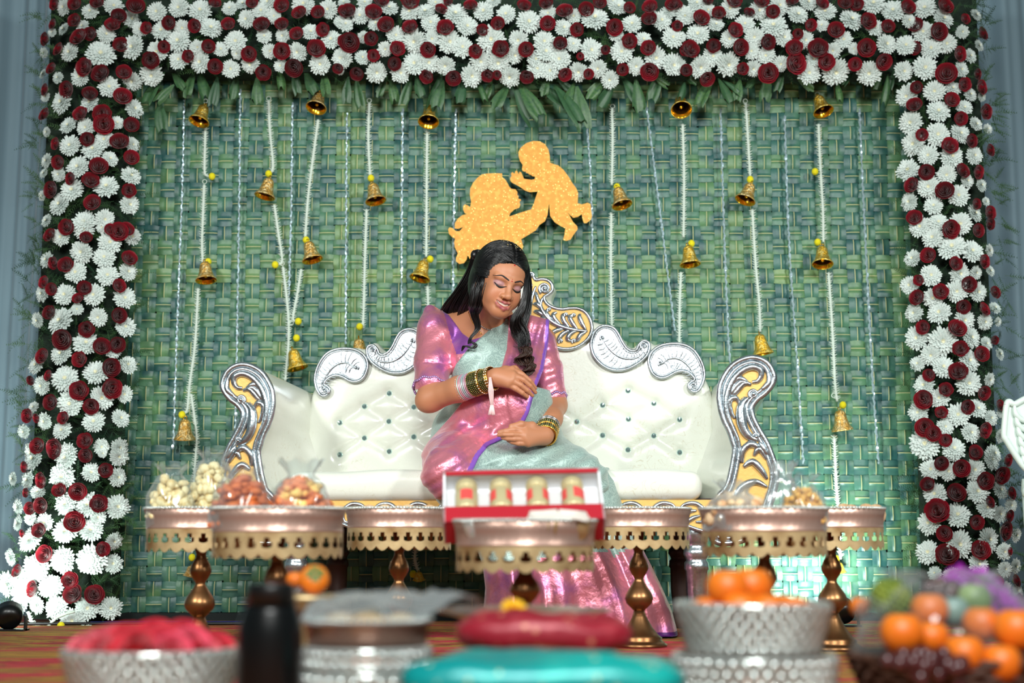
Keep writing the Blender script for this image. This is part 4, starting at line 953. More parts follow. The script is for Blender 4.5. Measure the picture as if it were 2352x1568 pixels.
# ---- masses of the trunk, in world space: (kind, a, b/r, radii, k)
TORSO = [('e', P(1132, 815, 4.54), (.140, .098, .165), 0, .03), ('c', P(1035, 752, 4.545), P(1225, 778, 4.545), (.050, .052), .07),
         ('c', P(1115, 745, 4.53), P(1128, 800, 4.53), (.062, .10), .06),
         ('e', P(1082, 828, 4.455), (.070, .062, .066), 0, .05), ('e', P(1180, 836, 4.45), (.072, .064, .068), 0, .05),
         ('c', P(1140, 880, 4.55), P(1150, 1000, 4.60), (.118, .150), .06)]
BELLY = [('e', P(1185, 935, 4.425), (.112, .125, .128), 0, .06), ('e', P(1130, 940, 4.46), (.125, .11, .12), 0, .06)]
LAP = [('e', P(1150, 1025, 4.60), (.19, .15, .13), 0, .08), ('c', P(1105, 1035, 4.56), P(1030, 1085, 4.235), (.092, .070), .05), ('c', P(1215, 1035, 4.56), P(1345, 1106, 4.235), (.098, .066), .06),
       ('c', P(1040, 985, 4.56), P(1025, 1060, 4.36), (.06, .06), .06), ('c', P(1100, 1075, 4.32), P(1300, 1105, 4.30), (.070, .070), .08), ('e', P(1200, 1060, 4.40), (.10, .10, .055), 0, .06)]
def add(s, lst, grow=0.0, local=False):
    for kd, a, b, rr, k in lst:
        if kd == 'e':
            r = np.array(b) + grow
            if local: s.ell(W2L(a), r / HS, k, 1, HR.T)
            else: s.ell(a, r, k)
        else:
            if local: s.cone(W2L(a), W2L(b), (rr[0] + grow) / HS, (rr[1] + grow) / HS, k)
            else: s.cone(a, b, rr[0] + grow, rr[1] + grow, k)
    return s
def hit(fn, px, py, y0=4.0, y1=4.8, n=300):
    for Y in np.linspace(y0, y1, n):
        p = P(px, py, Y)
        if fn(p[None])[0] < 0: return p
    return P(px, py, (y0 + y1) / 2)

# ---- head, neck and chest
hd = SDF(); EX = {-1: -.0275, 1: .031}
hd.ell((0, .018, .038), (.073, .090, .082), .02).ell((.003, -.022, -.022), (.0535, .067, .072), .03)
hd.ell((0, -.037, .038), (.0545, .0445, .042), .03)
for s in (-1, 1):
    hd.cone((s * .041 + .002, -.010, -.046), (s * .013, -.062, -.081), .018, .016, .03)
    hd.ell((s * .034 + .003, -.058, -.028), (.0205, .021, .021), .025).ell((s * .034 + .003, -.055, -.046), (.017, .017, .017), .02)
    hd.cone((s * .010, -.084, .017), (s * .044, -.071, .021), .0075, .006, .014)
    hd.ell((EX[s], -.090, -.001), (.017, .009, .010), .012, 2)
    hd.ell((EX[s], -.0660, -.002), (.0165, .0150, .0125), .004)
hd.ell((.002, -.0615, -.080), (.020, .020, .0155), .03)
hd.cone((0, -.083, .012), (0, -.098, -.028), .0072, .0092, .012).ell((0, -.1000, -.0330), (.0118, .0105, .0100), .008)
for s in (-1, 1): hd.ell((s * .0145, -.0905, -.0355), (.0080, .0095, .0078), .006).ell((s * .006, -.0985, -.0435), (.0032, .0040, .0026), .003, 2)
up = [(-.039, -.0660, -.0430), (-.016, -.0860, -.0510), (0, -.0900, -.0540), (.014, -.0865, -.0515), (.030, -.0730, -.0445)]
dn = [(-.037, -.0680, -.0445), (-.018, -.0855, -.0665), (0, -.0910, -.0730), (.015, -.0870, -.0670), (.030, -.0725, -.0455)]
gp = [(-.029, -.0780, -.0500), (-.014, -.0895, -.0590), (0, -.0935, -.0620), (.011, -.0905, -.0590), (.023, -.0810, -.0515)]
hd.chain(up, [.0022, .0046, .0046, .0046, .0022], .006).chain(dn, [.0022, .0046, .0056, .0046, .0022], .006)
hd.chain(gp, [.0008, .0030, .0038, .0030, .0008], .002, 2)
for s in (-1, 1): hd.ell((s * .071, .014, -.004), (.007, .018, .028), .006)
nb = W2L(P(1116, 752, 4.52)); hd.cone((0, .022, -.045), nb, .050, .054, .03)
headonly = SDF(); headonly.ops = list(hd.ops)
add(hd, TORSO[:5], -.004, True)
f, lo, h, ax = hd.grid((-.20, -.14, -.30), (.115, .20, .13), .0021)
V, Q = nets(f, lo, h); V = relax(V, Q, 1, .3)
def colour(V):
    n = len(V); c = np.tile(np.array(lin((184, 124, 90))), (n, 1))
    def put(d, w_, col, k=1.0):
        a = np.clip(1 - d / w_, 0, 1)[:, None] * k; c[:] = c * (1 - a) + np.array(lin(col)) * a
    x, y, z = V.T
    for s in (-1, 1):
        q = np.sqrt(((x - s * .036) / .024) ** 2 + ((z + .036) / .02) ** 2 + ((y + .07) / .04) ** 2)
        put(q, 1.2, (196, 112, 84), .35)
        lid = SDF().ell((EX[s], -.067, .002), (.0185, .0155, .0105)); put(np.maximum(lid(V), 0), .004, (164, 124, 132), .75)
        lid2 = SDF().ell((EX[s], -.070, -.006), (.0175, .0125, .0050)); put(np.maximum(lid2(V), 0), .0025, (120, 84, 84), .5)
    lips = SDF().chain(up, [.0012, .0040, .0042, .0040, .0012], .002).chain(dn, [.0012, .0042, .0054, .0042, .0012], .002)
    put(np.maximum(lips(V) - .0007, 0), .0014, (150, 60, 78))
    g = SDF().chain(gp, [.0004, .0022, .0030, .0022, .0004], .001)
    put(np.maximum(g(V) - .0004, 0), .0010, (110, 40, 48))
    tz = SDF().chain([(a, b + .002, d + .0014) for a, b, d in gp], [.0003, .0022, .0029, .0022, .0003], .001)
    put(np.where(z > -.0650, np.maximum(tz(V) - .0002, 0), 1), .0010, (214, 200, 190))
    return c
chead = colour(V)
VH, QH = L2W(V), Q
# ---- arms and hands
am = SDF()
def arm(s, S, E, Wp, r): s.chain([S, (np.array(S) + E) / 2, E], [r[0], r[1], r[2]], .02); s.chain([E, E * .55 + Wp * .45, Wp], [r[2] * .98, r[3], r[4]], .02)
SR, ER, WR = P(1006, 762, 4.54), P(990, 914, 4.385), P(1138, 866, 4.250)
SL, EL, WL = P(1245, 782, 4.54), P(1274, 930, 4.475), P(1253, 1000, 4.275)
arm(am, SR, ER, WR, (.046, .044, .040, .037, .0255)); arm(am, SL, EL, WL, (.046, .042, .037, .034, .0255))
am.ell(P(976, 924, 4.385), (.023, .025, .022), .03)
# right hand spread over the top of the belly
K = [P(1176, 849, 4.250), P(1178, 861, 4.232), P(1175, 873, 4.226), P(1167, 882, 4.230)]
M1 = [P(1200, 860, 4.250), P(1202, 872, 4.232), P(1196, 884, 4.226), P(1184, 892, 4.228)]
M2 = [P(1217, 874, 4.256), P(1218, 886, 4.240), P(1211, 896, 4.234), P(1199, 902, 4.234)]
TP = [P(1230, 891, 4.270), P(1230, 901, 4.256), P(1223, 908, 4.248), P(1211, 911, 4.246)]
for i in range(4):
    am.cone(WR + (K[i] - WR) * .12, K[i], .019, .0125, .016)
    am.chain([K[i], M1[i], M2[i], TP[i]], [.0098, .0082, .0072, .0058], .0015)
am.chain([WR, P(1160, 851, 4.262), P(1182, 848, 4.278), P(1196, 856, 4.292)], [.018, .0135, .0105, .0080], .010)
# left hand resting below the belly
K = [P(1206, 988, 4.222), P(1203, 999, 4.214), P(1206, 1009, 4.216), P(1213, 1018, 4.222)]
M1 = [P(1180, 987, 4.204), P(1177, 998, 4.196), P(1181, 1008, 4.200), P(1191, 1018, 4.208)]
M2 = [P(1161, 989, 4.202), P(1158, 998, 4.196), P(1165, 1007, 4.200), P(1177, 1015, 4.208)]
TP = [P(1146, 992, 4.208), P(1145, 999, 4.204), P(1154, 1005, 4.208), P(1167, 1011, 4.214)]
for i in range(4):
    am.cone(WL + (K[i] - WL) * .12, K[i], .020, .0122, .016)
    am.chain([K[i], M1[i], M2[i], TP[i]], [.0096, .0080, .0070, .0057], .0012)
am.chain([WL + (K[0] - WL) * .2, P(1222, 978, 4.240), P(1197, 974, 4.216), P(1174, 978, 4.206)], [.017, .0125, .0096, .0072], .008)
TPL, TPR = TP, None
a_lo = np.array((-.33, 4.12, P(0, 1040, 4.2)[2])); a_hi = np.array((.20, 4.62, P(0, 735, 4.5)[2]))
f, lo, h, ax = am.grid(a_lo, a_hi, .0024)
VA, QA = nets(f, lo, h); VA = relax(VA, QA, 1, .3)
ca = np.tile(np.array(lin((184, 124, 90))), (len(VA), 1))
body = raw_obj('body', np.concatenate([VH, VA]) - W0, np.concatenate([QH, QA + len(VH)]), M_skin, woman, np.concatenate([chead, ca]))

def on_face(x, z):
    a, b = -.16, -.02
    for _ in range(30):
        m = (a + b) / 2
        if headonly(np.array([[x, m, z]]))[0] > 0: a = m
        else: b = m
    return a
def face_line(name, pts, r, m, flat=.5, off=.0004, n=8, seg=10):
    c = cr([(a, 0, b) for a, b in pts], seg)
    q = [L2W((a, on_face(a, b) - off, b)) for a, _, b in c]
    return MB().tube(q, r, n, flat=flat).obj(name, m, woman, off=W0)
M_ink = mat('kohl', (14, 10, 10), 0.5); M_brow = mat('eyebrow_hair', (36, 26, 24), 0.7); M_red = mat('vermilion', (186, 28, 24), 0.6)
for s in (-1, 1):
    face_line('eyebrow', [(s * .010, .0170), (s * .022, .0220), (s * .035, .0255), (s * .053, .0190)], [.0018, .0027, .0023, .0006], M_brow)
    face_line('eyelashes', [(EX[s] - s * .0175, -.0035), (EX[s] - s * .008, -.0085), (EX[s], -.0105), (EX[s] + s * .009, -.0080), (EX[s] + s * .018, -.0005)], [.0008, .0026, .0034, .0028, .0008], M_ink, 1.0, .0008)
mb = MB(); mb.ball(L2W((0, on_face(0, .0175) - .0004, .0175)), .0019).ball(L2W((0.0004, on_face(0, .023) - .0004, .0235)), .0011).ball(L2W((.001, on_face(.001, .068) - .0008, .0685)), .0026)
mb.obj('bindi', M_red, woman, off=W0)
M_goldj = mat('gold_jewellery', (220, 164, 70), 0.25, 1.0); M_silj = mat('silver_jewellery', (200, 196, 196), 0.22, 1.0)
t = np.linspace(0, 5.2, 12)
MB().tube([L2W((-.0185 - .003 * math.cos(a), -.0975 - .001, -.0395 + .0042 * math.sin(a))) for a in t], .0006, 5).obj('nose_ring', M_goldj, woman, off=W0)

# ---- clothes: shells that follow the trunk
trunk = add(add(add(SDF(), TORSO), BELLY), LAP)
glo = np.array((-.34, 4.08, P(0, 1200, 4.3)[2])); ghi = np.array((.36, 4.74, P(0, 684, 4.5)[2])); HG = .0037
FT, LO, _, AX = trunk.grid(glo, ghi, HG)
def near(f, w_=.03):
    m = np.abs(f) < w_; I = np.argwhere(m)
    p = LO + HG * I; px, py = pix(p)
    return m, px.astype(np.float32), py.astype(np.float32), p
def clip(f, regions, w_=.03):
    """intersect a field with (polygon, keep) regions drawn on the photo"""
    m, px, py, p = near(f, w_); g = f[m].copy()
    for poly, keep in regions:
        d = poly_sdf(px, py, poly) * (4.4 / F); g = np.maximum(g, d if keep else -d)
    o = f.copy(); o[m] = g; o[f <= -w_] = np.maximum(o[f <= -w_], w_ * .5) * 1.0
    return o
def cloth(name, f, mats, rel=1, midx=None):
    V, Q = nets(f.astype(np.float32), LO, HG); V = relax(V, Q, rel, .5)
    mi = None
    if midx is not None:
        C = V[Q].mean(1); px, py = pix(C); mi = midx(px.astype(np.float32), py.astype(np.float32), C)
    return raw_obj(name, V - W0, Q, mats, woman, midx=mi)
# blouse with sleeves
bl = add(SDF(), TORSO)
PUFF = P(1000, 762, 4.515)
bl.ell(PUFF, (.056, .060, .062), .02).cone(P(989, 716, 4.53), P(1002, 770, 4.515), .023, .048, .04)
bl.chain([P(1000, 780, 4.505), P(994, 830, 4.465), P(991, 884, 4.412)], [.058, .057, .054], .02)
bl.chain([P(1238, 790, 4.53), P(1254, 850, 4.505), P(1268, 908, 4.480)], [.055, .051, .046], .02)
FB, _, _, _ = bl.grid(glo, LO + HG * (np.array(FT.shape) - 1.0), HG); FB = FB[:FT.shape[0], :FT.shape[1], :FT.shape[2]]
m, px, py, p = near(FB)
# soft creases across the sleeves
g = FB[m]; sl = np.exp(-((px - 995) / 45) ** 2) ; g = g + .0022 * np.sin((py * .9 + (px - 990) * .35) * .16) * sl * (py < 890)
sl2 = np.exp(-((px - 1262) / 35) ** 2) * (py > 800); g = g + .0026 * np.sin((py + (px - 1260) * .4) * .19) * sl2
g = np.where(np.abs(py - 829 - (px - 960) * .12) < 2.4, g + .0022 * (px < 1042), g)
FB[m] = g
NECK = [(1018, 716), (1030, 722), (1046, 742), (1062, 765), (1084, 780), (1105, 774), (1128, 760), (1165, 738), (1185, 715), (1160, 650), (1080, 650), (1020, 690)]
CUTLO = [(900, 600), (1330, 600), (1330, 921), (1238, 926), (1225, 905), (1042, 905), (1040, 872), (1000, 884), (944, 898), (900, 900)]
YOKE = [(1010, 700), (1021, 722), (1040, 790), (1048, 812), (1062, 812), (1088, 806), (1150, 780), (1170, 735), (1150, 660), (1040, 680)]
fb = clip(FB, [(NECK, False), (CUTLO, True)])
cloth('blouse', fb, [M_pink, M_purple], 2, lambda x, y, C: (poly_sdf(x, y, YOKE) < 0).astype(int))
# beaded cuffs
M_trim = mat('bead_trim', (176, 140, 190), 0.3, 0.6)
def cuff(c, axis, R, nb_):
    a = Vector(axis).normalized(); q = a.to_track_quat('Z', 'Y'); mb = MB()
    for i in range(nb_):
        w_ = 2 * math.pi * i / nb_; v = q @ Vector((R * math.cos(w_), R * math.sin(w_), .003 * math.sin(w_ * 9)))
        mb.ball(np.array(c) + np.array(v), .0044, 6, 4)
    mb.obj('cuff_trim', M_trim, woman, off=W0)
cuff(P(988, 890, 4.405), P(991, 884, 4.412) - P(994, 830, 4.465), .053, 54)
cuff(P(1269, 915, 4.477), P(1268, 908, 4.480) - P(1254, 850, 4.505), .0455, 48)
# grey saree over the chest and lap
GREY = [(1158, 726), (1180, 745), (1172, 790), (1156, 850), (1200, 880), (1300, 905), (1310, 960), (1330, 1000), (1450, 1060), (1460, 1330), (930, 1330), (930, 1000), (985, 940), (1036, 866), (1046, 838), (1075, 800), (1112, 768)]
f3 = FT - .004
m, px, py, p = near(f3)
g = f3[m]
g = g + .0020 * np.sin((px * .80 + py * .60) * .11) * (py < 870) * .6 + .0035 * np.sin(((px - 1180) * .42 + (py - 1030) * 1.0) * .15 + .02 * px) * np.clip((py - 1010) / 40, 0, 1) * (np.abs(px - 1190) < 210)
f3[m] = g
cloth('saree_drape', clip(f3, [(GREY, True)]), M_saree, 2)
# pink pallu over the left shoulder, round the belly, down to the knee
PAL = [(1170, 724), (1192, 716), (1262, 734), (1259, 790), (1248, 850), (1232, 888), (1224, 915), (1214, 950), (1196, 984), (1160, 1006), (1122, 1024), (1100, 1050), (1084, 1084), (1080, 1135), (1030, 1165), (950, 1120), (950, 1062), (985, 1012), (1032, 960), (1076, 905), (1104, 884), (1150, 850), (1164, 800)]
pl = add(add(add(SDF(), TORSO), BELLY), LAP)
pl.cone(P(1196, 752, 4.475), P(1246, 760, 4.48), .040, .036, .03).cone(P(1225, 790, 4.46), P(1225, 850, 4.43), .03, .03, .03)
FP, _, _, _ = pl.grid(glo, LO + HG * (np.array(FT.shape) - 1.0), HG); FP = FP[:FT.shape[0], :FT.shape[1], :FT.shape[2]]
f4 = FP - .0115
m, px, py, p = near(f4)
s_up = (px - 1210) * .96 + (py - 800) * .26                       # across the folds on the chest
s_lo = (px - 1100) * .55 + (py - 960) * .84                       # across the folds below the belly
wlo = np.clip((py - 930) / 60, 0, 1)
g = f4[m] + .0026 * np.sin(s_up * .26) * np.clip((890 - py) / 40, 0, 1) + .0034 * np.sin(s_lo * .11 + .6 * np.sin(px * .03)) * wlo * np.clip((1210 - px) / 60, .3, 1) + .0012 * np.sin(s_lo * .30 + 1 + py * .01) * wlo
f4[m] = g
EDGE = [(1256, 700), (1300, 700), (1300, 1010), (1160, 1040), (1084, 1140), (1075, 1140), (1072, 1082), (1090, 1044), (1114, 1016), (1155, 998), (1188, 978), (1206, 946), (1216, 912), (1224, 884), (1240, 846), (1251, 790)]
cloth('pallu', clip(f4, [(PAL, True)]), [M_pink, M_violet], 2, lambda x, y, C: (poly_sdf(x, y, EDGE) < 0).astype(int))

# ---- skirt falling from the knees to the floor
rows = [(1075, 992, 1398, 4.20, .140), (1105, 982, 1417, 4.160, .165), (1150, 1003, 1426, 4.145, .165), (1200, 1048, 1444, 4.15, .165), (1250, 1092, 1470, 4.14, .165), (1300, 1110, 1496, 4.13, .170), (1350, 1116, 1520, 4.12, .175), (1400, 1112, 1542, 4.11, .18), (1448, 1108, 1554, 4.105, .185), (1462, 1108, 1556, 4.10, .185)]
ys = np.linspace(1075, 1464, 64); R_ = np.array(rows)
na = 150; rings = []
for y_ in ys:
    xl, xr, yf, b = [np.interp(y_, R_[:, 0], R_[:, i]) for i in (1, 2, 3, 4)]
    A0, B0 = P(xl, y_, yf + b), P(xr, y_, yf + b); cx = (A0[0] + B0[0]) / 2; rx = (B0[0] - A0[0]) / 2; z = max(A0[2], 0.006)
    k = np.clip((y_ - 1150) / 250, 0, 1); ring = []
    for j in range(na):
        a = 2 * math.pi * j / na; sn, cs = math.sin(a), math.cos(a)
        e = .82; ux = np.sign(cs) * abs(cs) ** e; uy = np.sign(sn) * abs(sn) ** e
        s_ = ux * 1.0
        fold = (math.sin(ux * 11 + .8) * .55 + math.sin(ux * 23 + 2 + y_ * .004) * .35 + math.sin(ux * 41 + 1) * .14) * (.004 + .020 * k)
        fold += .004 * math.sin(ux * 6 + y_ * .06) * k * (.4 + .6 * math.sin(y_ * .02 + ux * 5))
        yy = uy * b
        ring.append((cx + rx * ux + .004 * k * math.sin(a * 9), yf + b + yy + (fold if uy < 0 else -fold), z))
    rings.append(ring)
def skirt(name, i0, i1, m, jag=None, th=.0):
    V = []; Fc = []
    for i in range(i0, i1 + 1):
        for j, q in enumerate(rings[i]):
            z = q[2]
            V.append((q[0], q[1] - th, z))
    k = i1 - i0
    Fc = [(i * na + j, i * na + (j + 1) % na, (i + 1) * na + (j + 1) % na, (i + 1) * na + j) for i in range(k) for j in range(na)]
    return V, Fc
V, Fc = skirt('s', 0, 63, None)
def border_top(j):      # height row where the pink border begins
    x = pix(np.array([rings[30][j]]))[0][0]
    return np.interp(x, [1105, 1150, 1195, 1240, 1300, 1301, 1345, 1385, 1395, 1400, 1450, 1475], [1300, 1300, 1304, 1276, 1262, 1268, 1268, 1268, 1262, 1276, 1256, 1240])
mi = []
for i in range(63):
    for j in range(na):
        bt = border_top(j); y_ = (ys[i] + ys[i + 1]) / 2
        mi.append(0 if y_ < bt else 2 if y_ > 1446 else 1)
MB().add(V, Fc, mi).obj('saree_skirt', [M_saree, M_pink, M_hem], woman, off=W0)

# ---- hair
cap = SDF().ell((0, .020, .042), (.081, .100, .0935), .01).ell((0, .05, -.01), (.077, .072, .09), .03)
f, lo, h, ax = cap.grid((-.11, -.12, -.13), (.11, .16, .15), .0026)
gx, gz = np.meshgrid(ax[0], ax[2], indexing='ij')
HL = [(0, .071), (-.013, .067), (-.028, .058), (-.046, .044), (-.057, .024), (-.063, 0), (-.064, -.03), (-.066, -.2)]
HL = HL + [(-a, b) for a, b in HL[:0:-1]]
dcut = np.maximum(poly_sdf(gx.astype(np.float32), gz.astype(np.float32), HL)[:, None, :], (ax[1] + .012)[None, :, None])
f = np.maximum(f, -dcut)
V, Q = nets(f.astype(np.float32), lo, h); V = relax(V, Q, 1, .5)
capo = raw_obj('hair', L2W(V) - W0, Q, M_hair, woman)
mb = MB(); rnd = random.Random(3)
cc = np.array((0, .020, .042)); rr = np.array((.0835, .1015, .0960))
for s in (-1, 1):
    for i in range(260):
        y0 = rnd.uniform(-.074, .085); bk = rnd.uniform(.05, .085); g = rnd.uniform(.995, 1.025); pth = []
        th1 = rnd.uniform(1.45, 1.9)
        for t in np.linspace(0, 1, 13):
            th = .03 + th1 * t; yy = (y0 + bk * t ** 1.3 - cc[1]) / rr[1]; yy = max(-.93, min(.97, yy)); k = math.sqrt(1 - yy * yy)
            pth.append(cc + rr * g * np.array((s * math.sin(th) * k, yy, math.cos(th) * k)) + np.array((0, .0015 * math.sin(9 * t + i), 0)))
        mb.tube(L2W(np.array(pth)), [.0004, .0011, .0012, .0011, .0005], 4)
    for i in range(330):      # swept back from the hairline to the small twist behind the ear
        t0 = rnd.random() ** 1.3; hx = np.interp(t0, np.linspace(0, 1, 6), [.001, .013, .028, .046, .057, .063]); hz = np.interp(t0, np.linspace(0, 1, 6), [.072, .069, .060, .046, .026, .002])
        A_ = np.array((s * hx, -.075 + .45 * hx, hz)); B_ = np.array((s * .074, .055 + .05 * rnd.random(), rnd.uniform(-.01, .06))); g = rnd.uniform(1.0, 1.025); pth = []
        for t in np.linspace(0, 1, 12):
            q = A_ + (B_ - A_) * t + np.array((s * .02, 0, .03 * (1 - t0))) * math.sin(math.pi * t); d_ = (q - cc) / rr; q = cc + d_ / np.linalg.norm(d_) * rr * (g - .035 * max(0, 1 - t * 6))
            pth.append(q)
        mb.tube(L2W(np.array(pth)), [.0004, .0011, .0013, .0011, .0005], 4)
def lock(path, width, n, curl=0, turns=0, rr=(.0006, .0013, .0014, .0012, .0004), seed=1, mbx=None):
    r2 = random.Random(seed); c = cr([P(*q) for q in path], 8); k = len(c)
    W_ = np.interp(np.linspace(0, 1, k), np.linspace(0, 1, len(width)), width) * 4.35 / F
    for i in range(int(n * 2.2)):
        a, b = r2.uniform(-1, 1), r2.uniform(-1, 1); ph = r2.uniform(0, 6.28) * .3
        i0 = int(r2.uniform(0, .12) * k); i1 = k - int(r2.uniform(0, .3) ** 1.3 * k)
        t = np.linspace(0, 1, k)
        off = np.stack([W_ * (.5 * a + .35 * np.sin(t * turns * 6.28 + ph + a) * curl), W_ * (.35 * b + .30 * np.cos(t * turns * 6.28 + ph + a) * curl), .3 * W_ * curl * np.sin(t * turns * 12 + b * 2) * .3], 1)
        (mbx or mb).tube((c + off)[i0:i1], rr, 4)
# behind the right shoulder
lock([(1100, 580, 4.42), (1085, 625, 4.46), (1068, 670, 4.49), (1040, 722, 4.54), (1028, 770, 4.66)], [30, 34, 46, 58, 56], 120, .25, 1.2, seed=2)
lock([(1105, 600, 4.40), (1096, 650, 4.43), (1086, 690, 4.46), (1072, 725, 4.51), (1060, 775, 4.66)], [26, 30, 40, 40, 40], 90, .25, 1.2, seed=3)
# over the ear and beside the cheek
lock([(1108, 612, 4.345), (1098, 655, 4.325), (1095, 700, 4.335), (1090, 722, 4.37), (1097, 752, 4.385), (1082, 775, 4.385), (1078, 790, 4.375)], [22, 34, 30, 14, 11, 8, 8], 46, .5, 1.6, seed=4)
lock([(1079, 784, 4.375), (1092, 792, 4.37), (1086, 800, 4.37), (1068, 794, 4.37), (1060, 806, 4.375)], [9, 9, 8, 8, 3], 12, .4, 1, seed=5)
# long curled lock on the left side
lock([(1200, 592, 4.375), (1211, 625, 4.345), (1209, 652, 4.325), (1204, 684, 4.315), (1195, 710, 4.318), (1189, 736, 4.325), (1195, 768, 4.335), (1204, 796, 4.335)], [8, 9, 7, 8, 18, 27, 30, 27], 80, .6, 2.2, seed=6)
lock([(1200, 588, 4.40), (1213, 620, 4.39), (1213, 660, 4.37), (1208, 715, 4.36), (1202, 770, 4.35), (1208, 815, 4.34)], [10, 10, 14, 22, 22], 40, .6, 2.0, seed=7)
MB_t = MB()
lock([(1196, 795, 4.332), (1214, 815, 4.325), (1202, 832, 4.322), (1222, 846, 4.322), (1206, 858, 4.322), (1200, 870, 4.322)], [26, 30, 28, 26, 18, 6], 60, .9, 2.4, seed=8, mbx=MB_t)
mb.ball(P(1090, 586, 4.425), (.013, .016, .017), 12, 8)
for i in range(30):
    a = rnd.uniform(0, 6.28)
    mb.tube([P(1106, 580 + 6 * math.sin(a), 4.40), P(1096, 582 + 8 * math.sin(a), 4.41), P(1086, 585 + 9 * math.sin(a), 4.42)], [.001, .0028, .001], 5)
mb.obj('strands', M_hair, capo)
MB_t.obj('curled_tips', M_hairb, capo)
for nm in ('strands', 'curled_tips'):
    bpy.data.objects[nm].location = -W0
mb = MB()
for i in range(34):
    x = rnd.gauss(0.0, .020); yy = rnd.uniform(-.6, .35); k = math.sqrt(max(0, 1 - yy * yy - (x / rr[0]) ** 2))
    mb.ball(L2W(cc + rr * 1.03 * np.array((x / rr[0], yy, k))), rnd.uniform(.0008, .0015), 5, 4)
mb.obj('gold_glitter', mat('gold_speck', (255, 226, 150), 0.3, 0.6), capo).location = -W0

# ---- jewellery
def bangle(c, axis, R, r, m, name='bangle', beads=0):
    q = Vector(axis).normalized().to_track_quat('Z', 'Y'); t = np.linspace(0, 2 * math.pi, 31)
    mb = MB().tube([np.array(c) + np.array(q @ Vector((R * math.cos(a), R * math.sin(a), 0))) for a in t], r, 6, cap=False)
    for i in range(beads):
        a = 2 * math.pi * i / beads
        mb.ball(np.array(c) + np.array(q @ Vector(((R + r * .8) * math.cos(a), (R + r * .8) * math.sin(a), 0))), r * .75, 5, 4, 1)
    return mb.obj(name, m, woman, off=W0)
M_pas = [mat('pastel_bangle', c, .3, .35) for c in ((206, 190, 204), (176, 206, 206), (222, 160, 180))]
M_grn = mat('green_bangle', (26, 56, 30), .2, .3); M_gb = mat('gold_bead', (226, 186, 104), .25, .9)
ax = WR - ER; ln = np.linalg.norm(ax); ax = ax / ln
for i in range(20):
    tt = .50 + .455 * i / 19; c = ER + (WR - ER) * tt; R = np.interp(tt, [.45, 1.0], [.0395, .0312])
    if i < 7: bangle(c, ax, R, .0021, [M_pas[(0, 1, 2, 0, 1, 0, 2)[i]], M_silj], beads=30 if i == 0 else 0)
    elif i in (13, 18, 19): bangle(c, ax, R + .0022, .0030, [M_goldj, mat('pearl', (236, 226, 206), .3)], beads=26)
    else: bangle(c, ax, R, .0022, [M_grn, M_gb], beads=40)
ax = WL - EL; ax = ax / np.linalg.norm(ax)
for i in range(8):
    tt = .70 + .30 * i / 7; c = EL + (WL - EL) * tt
    m = [M_silj, M_silj, M_grn, M_grn, M_goldj, M_grn, M_grn, M_goldj][i]
    bangle(c, ax, .0335 - .002 * i / 7, .0030 if m in (M_silj, M_goldj) else .0024, [m, M_gb], beads=34 if m != M_silj else 0)
# tassel of the bangles
M_tas = mat('tassel_thread', (232, 196, 196), .7)
mb = MB()
for i in range(5):
    a = P(1124 + i * .8, 866, 4.222 - i * .001); b = P(1127 + i * 1.4, 930, 4.212); mb.tube([a, (a + b) / 2 + np.array((.002 * (i - 2), 0, 0)), b], .0016, 5)
for i in range(26):
    x0 = 1122 + (i % 13) * 1.2; mb.tube([P(1127 + (i % 13) * .5, 930, 4.212), P(x0 + rnd.uniform(-1, 1), 952 + rnd.uniform(-2, 2), 4.210)], [.0016, .0012], 4)
mb.obj('tassel', M_tas, woman, off=W0)
# necklaces
skin = lambda p: hd(W2L(p))
def chain(pts, r, m, beads):
    c = cr([np.array((a, b, 0)) for a, b in pts], 10); q = [hit(skin, a, b, 4.30, 4.62) + np.array((0, -.002, 0)) for a, b, _ in c]
    mb = MB().tube(q, r, 6)
    if beads:
        for p_ in q[::2]: mb.ball(p_, (r * 2.4, r * 2, r * 1.7), 6, 4)
    return mb.obj('necklace', m, woman, off=W0)
chain([(1093, 728), (1099, 742), (1110, 752), (1122, 757), (1131, 757)], .0013, M_silj, True)
chain([(1076, 716), (1084, 738), (1097, 756), (1107, 768)], .0011, M_goldj, False)
